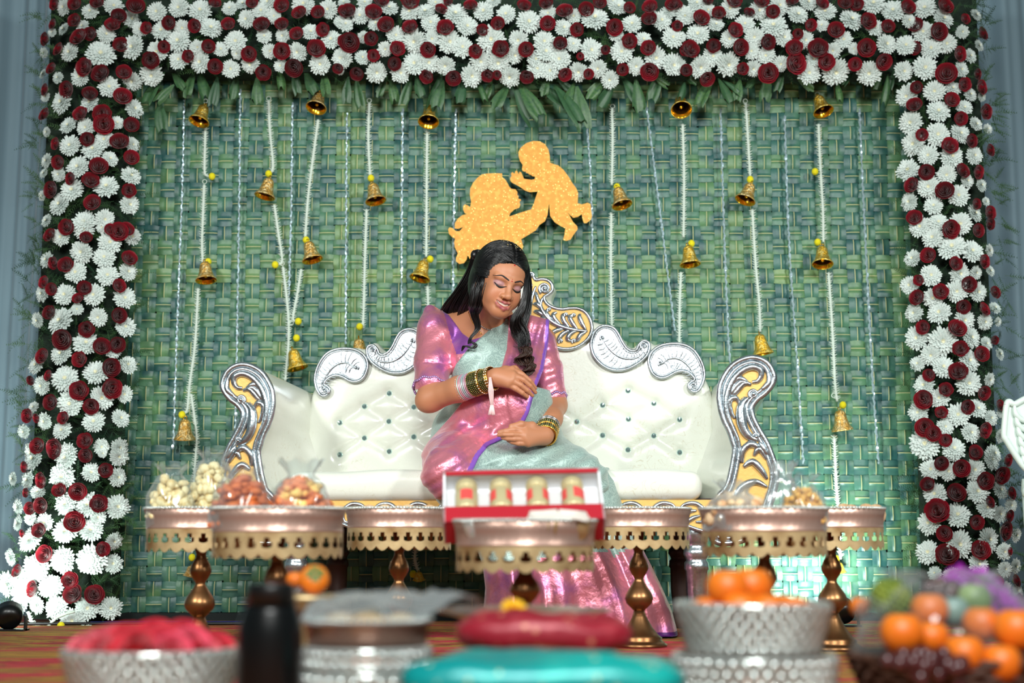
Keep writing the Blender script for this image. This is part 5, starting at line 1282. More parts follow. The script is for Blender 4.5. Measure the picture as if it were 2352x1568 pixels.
# ---------------------------------------------------------------- trays, baskets and offerings in front of the sofa
M_copper = mat('aged_brass', (142, 102, 66), 0.34, 0.9, bump=(40, .12, .002), mix=(9, (110, 74, 44), 3, .4, .7))
M_brass = mat('pale_brass', (204, 178, 132), 0.4, 0.55, bump=(60, .2, .002), mix=(14, (146, 110, 66), 3, .4, .7))
M_rim = mat('copper_band', (186, 152, 138), 0.36, 0.65, bump=(60, .2, .002))
M_bead = mat('silver_bead', (214, 222, 218), 0.16, 0.6)
M_film = film('clear_wrap', (246, 250, 250), .045, .10)
M_film2 = film('milky_wrap', (236, 240, 240), .22, .14)
def stand(px, Y, r, label, k=1.0, zt=None):
    """pedestal: cone foot, two bulbs, scalloped skirt and a fluted tray with a beaded rim"""
    x = P(px, 1240, Y)[0]
    root = empty('cake_stand', (x, Y, 0), label, 'stand', 'metal pedestal trays in front of the sofa')
    zt = zt or P(px, 1168, Y)[2]; s = zt / .365
    prof = [(.072, 0), (.074, .006), (.066, .012), (.058, .018), (.060, .024), (.050, .032), (.034, .052), (.020, .078), (.014, .094)]
    MB().lathe([(a * k, b * s) for a, b in prof], 28, closed=True).obj('foot', M_copper, root)
    prof = [(.014, .094), (.022, .102), (.034, .114), (.038, .126), (.036, .136), (.034, .140), (.033, .143), (.024, .156), (.015, .170), (.012, .176), (.013, .182), (.020, .192), (.026, .204), (.0265, .212), (.022, .226), (.014, .240), (.012, .250), (.016, .262), (.014, .275), (.016, .318)]
    MB().lathe([(a * k, b * s) for a, b in prof], 24).obj('stem', M_copper, root)
    n = 156; V = []; Fc = []; hs = .058 * s; z1 = zt - .050
    rows_ = 6
    for i in range(rows_):
        for j in range(n):
            a = 2 * math.pi * j / n; sc = abs(math.sin(a * 13)); dz = hs * (i / (rows_ - 1)) * (0.80 + .20 * sc)
            rr_ = r * .965
            V.append((rr_ * math.cos(a), rr_ * math.sin(a), z1 - dz))
    for i in range(rows_ - 1):
        for j in range(n):
            if (i == 1 and j % 6 in (2, 3)) or (i == 2 and j % 6 in (1, 2, 3, 4)): continue      # pierced openings
            Fc.append((i * n + j, i * n + (j + 1) % n, (i + 1) * n + (j + 1) % n, (i + 1) * n + j))
    MB().add(V, Fc).obj('skirt', M_brass, root)
    mb = MB(); fl = 110
    prof = [(.02, z1 - .004), (r * .93, z1 - .004), (r * .965, z1), (r * .968, z1 + .004), (r * .95, z1 + .008), (r * .965, z1 + .030), (r, zt - .003), (r * .985, zt - .002), (r * .94, z1 + .028), (r * .92, z1 + .006), (.01, z1 + .005)]
    mb.lathe(prof, fl, wob=lambda i, a: .014 * (1 if int(a / (2 * math.pi) * fl + .5) % 2 else -1) if 3 < i < 7 else 0)
    mb.obj('tray', M_rim, root)
    mb = MB(); nb_ = int(2 * math.pi * r / .0082)
    for j in range(nb_):
        a = 2 * math.pi * j / nb_; mb.ball((r * math.cos(a), r * math.sin(a), zt), .0043, 6, 4)
    mb.obj('bead_rim', M_bead, root)
    root['zin'] = z1 + .006; root['r'] = r * .9
    return root
ST_ = [stand(463, 3.57, .140, 'pedestal tray farthest left, holding bags of puffed white snack'), stand(638, 3.05, .142, 'pedestal tray second from the left, holding bags of orange snack'),
       stand(917, 3.75, .140, 'pedestal tray left of the red box, its contents lying low'), stand(1206, 2.86, .142, 'pedestal tray in the middle carrying the red gift box', 1.15, P(0, 1196, 2.86)[2]),
       stand(1466, 3.85, .141, 'pedestal tray right of the red box'), stand(1755, 3.15, .140, 'large pedestal tray at the right holding wrapped round sweets'), stand(1908, 3.75, .140, 'pedestal tray farthest right, partly behind its neighbour')]

def heap(rx, ry, hgt, n, size, seed, shape=(1, 1, 1), z0=0.0):
    """many little pieces piled into a dome"""
    r2 = random.Random(seed); mb = MB()
    for i in range(n):
        while True:
            a, b, c = r2.uniform(-1, 1), r2.uniform(-1, 1), r2.uniform(0, 1)
            q = a * a + b * b + c * c
            if .45 < q < 1: break
        s = size * r2.uniform(.7, 1.25)
        mb.ball((a * rx, b * ry, z0 + c * hgt), (s * shape[0] * r2.uniform(.7, 1.3), s * shape[1] * r2.uniform(.7, 1.3), s * shape[2] * r2.uniform(.7, 1.3)), 6, 4)
    return mb
def wrap(rx, ry, hgt, seed, top=.04, nk=26):
    """crumpled clear bag pulled over a heap and gathered on top"""
    r2 = random.Random(seed); n, k = nk, 14; V = []
    ph = [r2.uniform(0, 6.28) for _ in range(6)]
    for i in range(k):
        t = i / (k - 1)
        for j in range(n):
            a = 2 * math.pi * j / n
            if t < .72: u = t / .72; r_ = math.cos(u * 1.25) ** .6; z = math.sin(u * 1.25) / math.sin(1.25) * hgt
            else: u = (t - .72) / .28; r_ = .37 - .10 * u + .42 * u * u; z = hgt + top * u
            cru = 1 + .055 * math.sin(a * 5 + ph[0] + t * 7) + .045 * math.sin(a * 9 + ph[1] - t * 11) + .03 * math.sin(a * 14 + ph[2] + t * 17)
            V.append((rx * r_ * cru, 0, z * (1 + .05 * math.sin(a * 4 + ph[3])))); x = rx * r_ * cru
            V[-1] = (x * math.cos(a), ry * r_ * cru * math.sin(a), z + .006 * math.sin(a * 7 + ph[4]))
    return MB().add(V, [(i * n + j, i * n + (j + 1) % n, (i + 1) * n + (j + 1) % n, (i + 1) * n + j) for i in range(k - 1) for j in range(n)])
def bag(st, px, Y, rx, ry, hgt, m, size, n, seed, label, shape=(1, 1, 1), top=.03, fm=None, dz=0, group='bags of snacks on the pedestal trays'):
    x = P(px, 1168, Y)[0]; root = empty('snack_bag', (x, Y, st['zin'] + dz), label, 'bag', group)
    o = heap(rx * .93, ry * .93, hgt * .93, n, size, seed, shape, size); tag(o.obj('snack', m, root), kind='stuff')
    MB().ball((0, 0, .004), (rx * .8, ry * .8, .004), 16, 6).add(*dome(rx * .78, ry * .78, hgt * .80)).obj('filling', m, root)
    wrap(rx, ry, hgt, seed, top).obj('clear_film', fm or M_film, root)
    return root
def dome(rx, ry, h_, n=18, k=7):
    V = [(rx * math.cos(math.pi / 2 * i / k) * math.cos(2 * math.pi * j / n), ry * math.cos(math.pi / 2 * i / k) * math.sin(2 * math.pi * j / n), h_ * math.sin(math.pi / 2 * i / k)) for i in range(k + 1) for j in range(n)]
    return V, [(i * n + j, i * n + (j + 1) % n, (i + 1) * n + (j + 1) % n, (i + 1) * n + j) for i in range(k) for j in range(n)]
M_puff = mat('puffed_snack', (232, 216, 170), 0.7, mix=(60, (214, 184, 120), 3, .45, .65))
M_oran = mat('orange_fritter', (206, 104, 40), 0.6, mix=(50, (160, 64, 24), 3, .45, .7))
M_mixt = mat('spiced_mixture', (214, 120, 70), 0.6, mix=(26, (240, 196, 110), 1, .52, .6))
M_ladoo = mat('yellow_sweet', (224, 172, 84), 0.65, mix=(120, (196, 136, 56), 2, .45, .65))
M_pale = mat('pale_sweet', (220, 190, 150), 0.65, mix=(40, (190, 140, 96), 2, .45, .65))
bag(ST_[0], 392, 3.53, .060, .060, .120, M_puff, .010, 170, 1, 'clear bag of white puffed snack at the left end of the trays')
bag(ST_[0], 486, 3.60, .064, .062, .160, M_puff, .011, 190, 2, 'taller clear bag of white puffed snack beside the orange one')
bag(ST_[1], 556, 3.02, .066, .070, .112, M_oran, .0085, 260, 3, 'clear bag of dark orange fritters', (1.5, 1, .8), .02)
bag(ST_[1], 690, 3.06, .070, .070, .104, M_mixt, .0115, 220, 4, 'clear bag of orange and yellow snack mixture', (1.2, 1, .8), .045)
def pieces(st, px, Y, m, name, cat, label, group, lay, size, seed):
    r2 = random.Random(seed)
    for i, (dx, dy) in enumerate(lay):
        mb = MB(); mb.ball((0, 0, size[2]), size, 14, 8)
        o = mb.obj(name, m); x = P(px, 1168, Y)[0]
        o.location = (x + dx, Y + dy, st['zin']); o.rotation_euler = (0, 0, r2.uniform(0, 3)); tag(o, label, cat, group)
pieces(ST_[2], 917, 3.75, M_pale, 'sweet', 'sweet', 'flat pale sweet on the tray left of the red box', 'flat sweets on the tray left of the red box', [(-.075, -.05), (-.03, -.08), (.03, -.075), (.08, -.04), (-.09, .03), (0, 0), (.07, .05)], (.027, .025, .027), 1)
pieces(ST_[4], 1480, 3.85, M_pale, 'sweet', 'sweet', 'flat pale sweet on the tray right of the red box', 'flat sweets on the tray right of the red box', [(-.06, -.06), (0, -.085), (.06, -.06), (.09, 0), (0, 0)], (.027, .025, .0255), 2)
pieces(ST_[6], 1930, 3.75, M_pale, 'sweet', 'sweet', 'pale orange crisp sweet on the farthest right tray', 'crisp sweets on the farthest right tray', [(-.07, -.06), (-.01, -.08), (.05, -.07), (.09, -.01), (.03, .01)], (.028, .026, .028), 3)
bag(ST_[5], 1690, 3.12, .068, .072, .072, M_pale, .013, 70, 6, 'milky wrapped bag of small sweets on the large right tray', (1, 1, .8), .03, M_film2)
bag(ST_[5], 1845, 3.12, .052, .055, .088, M_ladoo, .0065, 330, 7, 'wrapped heap of round yellow sweets on the large right tray', (1, 1, 1), .030)
# crumpled spare film standing behind the sweets
o = wrap(.05, .03, .10, 21, .05).obj('plastic_wrap', M_film2); o.location = (P(1800, 1168, 3.22)[0], 3.22, ST_[5]['zin']); tag(o, 'crumpled clear plastic wrap standing on the large right tray', 'wrap')

# red gift box with four small gold and red jars, leaning towards the camera
M_red1 = mat('red_card', (170, 24, 40), 0.5); M_white = mat('white_lining', (232, 234, 238), 0.6); M_jar = mat('gold_jar', (204, 190, 146), 0.35, 0.35); M_lab = mat('red_label', (214, 74, 70), 0.5)
bx = P(1203, 1168, 2.93)[0]; zb_ = ST_[3]['zin']
A0 = P(1018, 1200, 2.90); B0 = P(1391, 1192, 2.90); A1 = P(1024, 1082, 3.01); B1 = P(1370, 1072, 3.01)
org = (A0 + B0) / 2; ux = (B0 - A0); W_ = np.linalg.norm(ux); ux /= W_; uz = ((A1 + B1) / 2 - org); Hh = np.linalg.norm(uz); uz /= Hh; uy = np.cross(uz, ux)
gb = empty('gift_box', org, 'open red gift box with white lining leaning on the middle tray', 'box')
def bx3(u, v, d): return ux * u + uz * v + uy * d          # u across, v up the face, d towards the back
def slab(u0, u1, v0, v1, d0, d1, m, name, par=gb):
    V = [bx3(u, v, d) for u in (u0, u1) for v in (v0, v1) for d in (d0, d1)]
    return MB().add(V, [(0, 1, 3, 2), (4, 6, 7, 5), (0, 4, 5, 1), (2, 3, 7, 6), (0, 2, 6, 4), (1, 5, 7, 3)]).obj(name, m, par, smooth=False)
w2 = W_ / 2; sgn = 1 if uy[1] > 0 else -1
DD = .055 * sgn
slab(-w2, w2, 0, Hh, DD, DD * 1.08, M_red1, 'back_panel'); slab(-w2 + .004, w2 - .004, .003, Hh - .003, DD * .93, DD * .99, M_white, 'lining')
slab(-w2, w2, Hh - .004, Hh, 0, DD, M_white, 'side_panel'); slab(-w2, w2, 0, .046, 0, .004 * sgn, M_red1, 'front_panel'); slab(-w2, w2, 0, .004, 0, DD, M_red1, 'side_panel')
slab(-w2, -w2 + .004, 0, Hh, 0, DD, M_white, 'side_panel'); slab(w2 - .004, w2, 0, Hh, 0, DD, M_white, 'side_panel')
slab(-w2, w2, Hh - .013, Hh, DD * .0, DD * .06, M_red1, 'rim_strip')
for i, px in enumerate((1072, 1154, 1240, 1324)):
    u = (px - 1204.5) / 373 * W_; base = org + bx3(u, .052, DD * .45)
    j = empty('jar', base, ['first small gold jar from the left in the red box, one wide red label', 'second small gold jar from the left in the red box', 'third small gold jar from the left in the red box', 'rightmost small gold jar in the red box'][i], 'jar', 'gold jars in the red box')
    q = Matrix((Vector(ux), Vector(-uy * sgn * -1), Vector(uz))).transposed().to_4x4()
    MB().lathe([(.018, 0), (.0195, .004), (.0195, .044), (.017, .050), (.0165, .053)], 20).obj('jar_body', M_jar, j, M4=q @ Matrix.Scale(1.22, 4))
    MB().lathe([(.0188, .052), (.0192, .054), (.0192, .066), (.015, .071), (.004, .072)], 20).obj('lid', M_jar, j, M4=q @ Matrix.Scale(1.22, 4))
    for a0, a1 in ([(-2.1, -1.0)] if i == 0 else [(-2.9, -2.05), (-1.1, -.25)] if i < 3 else [(-2.9, -2.2), (-1.55, -.35)]):
        V = [(.0199 * math.cos(a), .0199 * math.sin(a), z) for z in (.016, .040) for a in np.linspace(a0, a1, 8)]
        MB().add(V, [(k, k + 1, k + 9, k + 8) for k in range(7)]).obj('label', M_lab, j, M4=q @ Matrix.Scale(1.22, 4))
# small brass bowls and a folded white cloth before the box
for i, (px, Y, r_, m, lab) in enumerate([(1098, 2.79, .030, M_bead, 'small silver beaded bowl at the left of the middle tray'), (1178, 2.765, .033, M_copper, 'dark brass bowl in front of the red box'), (1258, 2.76, .032, M_brass, 'brass bowl right of the dark one before the red box'), (1322, 2.79, .028, M_brass, 'bright little brass bowl at the right of the middle tray')]):
    mb = MB().lathe([(.016, 0), (.014, .004), (r_ * .8, .014), (r_, .034), (r_ * 1.04, .042), (r_ * .98, .042), (r_ * .74, .018), (.004, .010)], 24)
    if i == 0:
        for j in range(24): mb.ball((r_ * 1.02 * math.cos(j * .2618), r_ * 1.02 * math.sin(j * .2618), .042), .0045, 6, 4)
    o = mb.obj('bowl', m); o.location = (P(px, 1190, Y)[0], Y, zb_); tag(o, lab, 'bowl', 'little bowls before the red box')
mb = MB(); n = 24; V = []
for i in range(7):
    for j in range(n):
        a = 2 * math.pi * j / n; t = i / 6; V.append(((.062 - .01 * t) * math.cos(a) * (1 + .1 * math.sin(3 * a)) * (1 - .9 * (i == 6)), .026 * math.sin(a) * (1 - .9 * (i == 6)), .006 * i * .55 + .003 * math.sin(5 * a + i)))
o = mb.add(V, [(i * n + j, i * n + (j + 1) % n, (i + 1) * n + (j + 1) % n, (i + 1) * n + j) for i in range(6) for j in range(n)] + [tuple(range(n))[::-1]]).obj('folded_cloth', mat('white_cloth', (226, 218, 208), .8))
o.location = (P(1282, 1150, 2.765)[0], 2.768, zb_ + .043); tag(o, 'folded white cloth lying on the brass bowls before the red box', 'cloth')

# ---- silver beaded baskets
def basket(px, Y, z0, r0, r1, hgt, rows_, label, size=.0085, body=None, band=True):
    x = P(px, 1400, Y)[0]; root = empty('beaded_basket', (x, Y, z0), label, 'basket', 'silver beaded baskets in the foreground')
    MB().lathe([(r0 * .96, 0), (r0 * .97, .002), (r1 * .95, hgt), (r1 * .93, hgt), (r0 * .92, .006), (.01, .006)], 40).obj('shell', body or M_rim, root)
    mb = MB(); r2 = random.Random(int(px))
    for i in range(rows_):
        t = (i + .5) / rows_; r_ = r0 + (r1 - r0) * t; n = int(2 * math.pi * (r0 + r1) / 2 / (size * 1.9))
        for j in range(n):
            a = 2 * math.pi * (j + .5 * i) / n
            mb.ball((r_ * math.cos(a), r_ * math.sin(a), hgt * t), (size * .8, size * .8, size * r2.uniform(.8, 1.15)), 7, 5)
    mb.obj('beads', M_bead, root)
    t_ = np.linspace(0, 2 * math.pi, 49)
    for z_, r_ in ((0.004, r0 * 1.01), (hgt, r1 * 1.0)):
        MB().tube(np.stack([r_ * np.cos(t_), r_ * np.sin(t_), np.full(49, z_)], 1), .004, 6, cap=False).obj('rim_wire', M_bead, root)
    return root
# low wooden plinths carry the front row
def plinth(px, Y, r, h_, label):
    o = MB().lathe([(r * .9, 0), (r * .9, .01), (r * .6, .02), (r * .6, h_ - .015), (r, h_ - .008), (r, h_)], 28).obj('low_stool', M_copper); o.location = (P(px, 1400, Y)[0], Y, 0); return tag(o, label, 'stool', 'low round stools under the foreground baskets')
YR = 2.02
plinth(354, YR, .10, .045, 'low round stool under the basket of roses')
b1 = basket(354, YR, .045, .095, .119, .085, 8, 'silver beaded basket full of red roses in the left foreground')
M_rosep = mat('bright_rose', (214, 40, 66), 0.5, sheen=.3, rand=[(216, 24, 50), (236, 92, 118), (206, 18, 40), (244, 132, 148)])
rp = [rose(40 + i) for i in range(3)]; first = {}; r2 = random.Random(9)
lay = []
for ring_r, n, z in ((.0, 1, .150), (.045, 6, .142), (.078, 11, .134), (.092, 12, .132)):
    for j in range(n):
        a = 2 * math.pi * (j + r2.uniform(-.2, .2)) / n; lay.append((ring_r * math.cos(a), ring_r * math.sin(a), z + r2.uniform(-.006, .008)))
bx_ = P(354, 1400, YR)[0]
for i, (dx, dy, z) in enumerate(lay):
    v = i % 3
    if v not in first: o = rp[v].obj('rose', [M_rosep, M_sepal]); first[v] = o
    else: o = first[v].copy(); COL.objects.link(o)
    o.location = (bx_ + dx, YR + dy, z); s_ = r2.uniform(.021, .027); o.scale = (s_,) * 3
    q = Vector((dx * 6, -.6 + dy * 4, 1.0)).to_track_quat('Z', 'Y') @ Quaternion((0, 0, 1), r2.uniform(0, 6)); o.rotation_mode = 'QUATERNION'; o.rotation_quaternion = q
    tag(o, ('topmost' if z > .145 else 'front' if dy < -.05 else 'back' if dy > .05 else 'left side' if dx < 0 else 'right side') + ' pink red rose ' + ('of the upper heap' if z > .134 else 'near the rim' if z < .133 else 'of the middle ring') + ' in the left basket', 'rose', 'roses in the foreground basket')

# black bottle
bt = empty('bottle', (P(622, 1400, 1.86)[0], 1.86, 0), 'black glossy bottle in the foreground left of centre', 'bottle')
M_blk = mat('black_glaze', (7, 8, 9), 0.3, spec=.35)
MB().lathe([(.040, 0), (.0425, .004), (.0425, .130), (.0418, .158), (.0395, .176), (.0350, .190), (.0335, .196)], 32).obj('bottle_body', M_blk, bt)
MB().lathe([(.0325, .194), (.0300, .222), (.0285, .225), (.004, .226)], 32).obj('cap', M_black, bt)

# tiered silver stand with wrapped sweets
x7 = P(845, 1400, 2.02)[0]
plinth(845, 2.02, .10, .030, 'low round stool under the tiered silver basket')
b2 = basket(845, 2.02, .030, .098, .090, .070, 4, 'lower silver beaded basket left of the teal parcel', .0095)
b3 = basket(845, 2.02, .106, .088, .086, .026, 2, 'middle silver beaded ring of the tiered basket', .0075)
tr = empty('wrapped_tray', (x7, 2.02, .134), 'silver rimmed tray of film wrapped sweets left of centre', 'tray')
MB().lathe([(.070, 0), (.082, .002), (.086, .034), (.089, .036), (.084, .036), (.078, .006), (.01, .005)], 60, wob=lambda i, a: .012 * math.sin(a * 40) if i == 2 else 0).obj('tray_body', M_rim, tr)
mb = MB()
for j in range(62): mb.ball((.0885 * math.cos(j / 62 * 6.2832), .0885 * math.sin(j / 62 * 6.2832), .037), .0042, 6, 4)
mb.obj('bead_rim', M_bead, tr)
for i, (dx, dy, s_) in enumerate([(-.035, -.02, .026), (.012, -.035, .024), (.045, .0, .025), (-.01, .03, .026)]):
    mb = MB(); mb.ball((0, 0, s_ * .8), (s_ * 1.1, s_, s_ * .8), 14, 9); o = mb.obj('sweet', M_pale); o.location = (x7 + dx, 2.02 + dy, .140); tag(o, 'pale sweet under film on the silver rimmed tray left of centre', 'sweet', 'sweets on the silver rimmed tray')
n, k = 40, 10; V = []
for i in range(k):
    for j in range(n):
        a = 2 * math.pi * j / n; t = i / (k - 1); r_ = .004 + .098 * t; cr_ = 1 + (.16 * math.sin(a * 3 + 1) + .08 * math.sin(a * 7)) * t
        ex = 1.0 + .35 * max(0, math.cos(a)) ** 4 * t
        V.append((x7 + r_ * cr_ * ex * math.cos(a), 2.02 + r_ * cr_ * .75 * math.sin(a), .205 - .030 * t * t + .012 * t * math.sin(a * 5 + i) + .004 * math.sin(a * 9 + 3 * i) + .018 * max(0, math.cos(a)) ** 4 * t))
o = MB().add(V, [(i * n + j, i * n + (j + 1) % n, (i + 1) * n + (j + 1) % n, (i + 1) * n + j) for i in range(k - 1) for j in range(n)]).obj('plastic_wrap', M_film2); c0 = np.array(o.data.vertices[0].co)
tag(o, 'sheet of clear plastic spread over the sweets left of centre', 'wrap')

# fruits
M_or = mat('orange_peel', (238, 130, 28), 0.42, bump=(240, .25, .0015), sss=.05, mix=(7, (226, 108, 18), 2, .4, .7))
M_leaf = mat('calyx', (96, 124, 62), .6)
def fruit(px, py, Y, r, m, name, cat, label, group, sq=.92, leaf=False, rot=(0, 0, 0)):
    p = P(px, py, Y); n, k = 24, 16; V = []
    for i in range(k + 1):
        t = math.pi * i / k
        for j in range(n):
            a = 2 * math.pi * j / n; rr_ = r * math.sin(t) ** .92 * (1 + .012 * math.cos(5 * a)); z = r * sq * math.cos(t) * (1 - .16 * max(0, math.cos(t)) ** 8)
            V.append((rr_ * math.cos(a), rr_ * math.sin(a), z))
    o = MB().add(V, [(i * n + j, i * n + (j + 1) % n, (i + 1) * n + (j + 1) % n, (i + 1) * n + j) for i in range(k) for j in range(n)]).obj(name, m)
    o.location = p; o.rotation_euler = rot
    tag(o, label, cat, group)
    mb = MB()
    if leaf:
        for q in range(4):
            a = q * math.pi / 2 + .4; V = []
            for i, w_ in enumerate((.25, .5, .55, .35, .05)):
                d = r * (.1 + .2 * i); z = r * sq * (.86 - .035 * i * i)
                for s_ in (-1, 0, 1): V.append((d * math.cos(a) - s_ * w_ * r * .5 * math.sin(a), d * math.sin(a) + s_ * w_ * r * .5 * math.cos(a), z + .0015 * abs(s_) + .002))
            mb.add(V, [(i * 3 + j, i * 3 + j + 1, i * 3 + j + 4, i * 3 + j + 3) for i in range(4) for j in (0, 1)])
        mb.obj('calyx', M_leaf, o)
    else:
        mb.lathe([(.0035, r * sq * .80), (.0032, r * sq * .88), (.001, r * sq * .885)], 8).obj('stem_scar', M_leaf, o)
    return o
fruit(722, 1330, 2.34, .0245, M_or, 'persimmon', 'fruit', 'orange persimmon with green calyx behind the wrapped sweets', 'persimmons behind the wrapped sweets', .85, True, (1.0, .3, 0))
fruit(678, 1330, 2.40, .0150, M_or, 'persimmon', 'fruit', 'small orange fruit between the black bottle and the persimmon', 'persimmons behind the wrapped sweets', .9)
pl_ = MB().lathe([(.09, 0), (.09, .01), (.05, .02), (.04, .170), (.08, .184), (.082, .192), (.01, .192)], 28).obj('fruit_stand', M_brass); pl_.location = (P(705, 1400, 2.36)[0], 2.36, 0); tag(pl_, 'low brass stand carrying the persimmons behind the wrapped sweets', 'stand')
for i, (ax, bx2) in enumerate([((868, 1345), (862, 1322)), ((880, 1345), (882, 1318)), ((892, 1345), (902, 1330))]):
    pass

# plate, red cloth bundle and teal parcel in the middle
M_plate = mat('polished_steel', (206, 212, 212), .18, .95)
pl2 = MB().lathe([(.05, 0), (.09, .003), (.132, .018), (.136, .018), (.130, .014), (.09, .007), (.01, .006)], 56).obj('plate', M_plate); Yp = 2.22
zpl = P(1200, 1398, Yp)[2] - .018
pl2.location = (P(1200, 1400, Yp)[0], Yp, zpl); tag(pl2, 'shallow steel plate behind the red cloth bundle', 'plate')
o = MB().lathe([(.075, 0), (.075, .01), (.05, .02), (.05, zpl - .02), (.08, zpl - .012), (.08, zpl)], 28).obj('low_stool', M_copper); o.location = (P(1200, 1400, Yp)[0], Yp, 0); tag(o, 'low round stool under the steel plate', 'stool', 'low round stools under the foreground baskets')
M_yel = mat('marigold', (238, 184, 24), .6)
mb = MB()
for ring_, (np_, ln, el) in enumerate([(12, .020, .2), (10, .016, .7), (7, .011, 1.1)]):
    for q in range(np_):
        a = 6.2832 * (q + ring_ * .5) / np_; l = ln; V = []
        for t, w_ in ((.1, .3), (.6, 1), (1, .6)):
            r_ = l * t * math.cos(el); z = l * t * math.sin(el)
            for s_ in (-1, 1): V.append((r_ * math.cos(a) - s_ * w_ * .0042 * math.sin(a), r_ * math.sin(a) + s_ * w_ * .0042 * math.cos(a), z))
        mb.add(V, [(0, 1, 3, 2), (2, 3, 5, 4)])
o = mb.obj('marigold', M_yel, smooth=False); o.location = P(1180, 1400, 2.12) ; o.rotation_euler = (.7, .2, 0); tag(o, 'yellow marigold resting on the edge of the steel plate', 'flower')
def pillow(cx, cy, cz, hx, hy, hz, seed, amp=.006, e=.45):
    r2 = random.Random(seed); n, k = 56, 20; V = []; ph = [r2.uniform(0, 6) for _ in range(5)]
    for i in range(k + 1):
        t = math.pi * i / k - math.pi / 2
        for j in range(n):
            a = 2 * math.pi * j / n; c, s_ = math.cos(a), math.sin(a); ct = math.cos(t)
            x = np.sign(c) * abs(c) ** e * ct ** .55 if ct > 1e-6 else 0; y = np.sign(s_) * abs(s_) ** e * ct ** .55 if ct > 1e-6 else 0; z = np.sign(math.sin(t)) * abs(math.sin(t)) ** .8
            f_ = amp * (math.sin(x * 5 + ph[0] + y * 3) + .6 * math.sin(y * 9 + ph[1] + x * 4) + .5 * math.sin(x * 13 + ph[2]))
            V.append((cx + hx * x, cy + hy * y, cz + hz * z + f_ * abs(z)))
    return MB().add(V, [(i * n + j, i * n + (j + 1) % n, (i + 1) * n + (j + 1) % n, (i + 1) * n + j) for i in range(k) for j in range(n)])
M_maroon = mat('maroon_silk', (150, 26, 44), .42, .1, bump=(60, .3, .003), mix=(30, (176, 60, 70), 2, .55, .7)); sparkle(M_maroon, 60, .25, (196, 120, 96))
M_teal = mat('teal_silk', (0, 140, 140), .35, .15, bump=(40, .4, .004), mix=(10, (20, 168, 160), 2, .45, .65)); sparkle(M_teal, 55, .22, (170, 190, 150))
Yt = 1.78; zt1 = P(1240, 1496, Yt + .06)[2]
t_ = pillow(0, 0, 0, .172, .085, .030, 3, .004).obj('parcel', M_teal); t_.location = (P(1245, 1500, Yt)[0], Yt, zt1 - .028); tag(t_, 'folded teal silk parcel lying nearest to the camera', 'parcel')
o = pillow(0, 0, 0, .165, .080, .020, 8, .002, .3).obj('tray', M_plate); o.location = (P(1245, 1500, Yt)[0], Yt, zt1 - .076); tag(o, 'steel tray under the teal silk parcel', 'tray')
o = MB().lathe([(.10, 0), (.10, .01), (.06, .02), (.06, zt1 - .112), (.11, zt1 - .104), (.11, zt1 - .096)], 28).obj('low_stool', M_copper); o.location = (P(1245, 1500, Yt)[0], Yt, 0); tag(o, 'low round stool under the teal silk parcel', 'stool', 'low round stools under the foreground baskets')
r_ = pillow(0, 0, 0, .122, .060, .026, 5, .004, .7).obj('cloth_bundle', M_maroon); Ym = 2.00
zr = P(1250, 1458, Ym - .05)[2]; r_.location = (P(1250, 1450, Ym)[0], Ym, zr); r_.rotation_euler = (0, .03, 0); tag(r_, 'maroon silk bundle between the steel plate and the teal parcel', 'bundle')
o = MB().lathe([(.09, 0), (.09, .01), (.05, .02), (.05, zr - .045), (.10, zr - .036), (.10, zr - .026)], 28).obj('low_stool', M_copper); o.location = (P(1250, 1450, Ym)[0], Ym, 0); tag(o, 'low round stool under the maroon silk bundle', 'stool', 'low round stools under the foreground baskets')

# two tiered basket of oranges right of centre
Yo = 2.06; xo = P(1728, 1400, Yo)[0]
plinth(1728, Yo, .10, .048, 'low round stool under the orange baskets')
basket(1728, Yo, .048, .108, .112, .070, 5, 'lower silver beaded basket under the oranges', .0095)
b5 = basket(1728, Yo, .124, .088, .107, .066, 6, 'upper silver beaded basket filled with oranges', .0088, mat('basket_lining', (196, 110, 60), .5, .3))
for i, (px, py, Y, r) in enumerate([(1670, 1350, 2.02, .0300), (1726, 1346, 2.05, .0300), (1630, 1406, 2.03, .026), (1700, 1400, 2.00, .027), (1765, 1402, 2.00, .026), (1822, 1406, 2.03, .026), (1690, 1398, 2.10, .026), (1790, 1400, 2.11, .026)]):
    fruit(px, py, Y, r, M_or, 'orange', 'fruit', ['left one of the two oranges topping the beaded basket', 'right one of the two oranges topping the beaded basket'][i] if i < 2 else 'orange sunk inside the rim of the beaded basket', 'oranges in the beaded basket', .95)

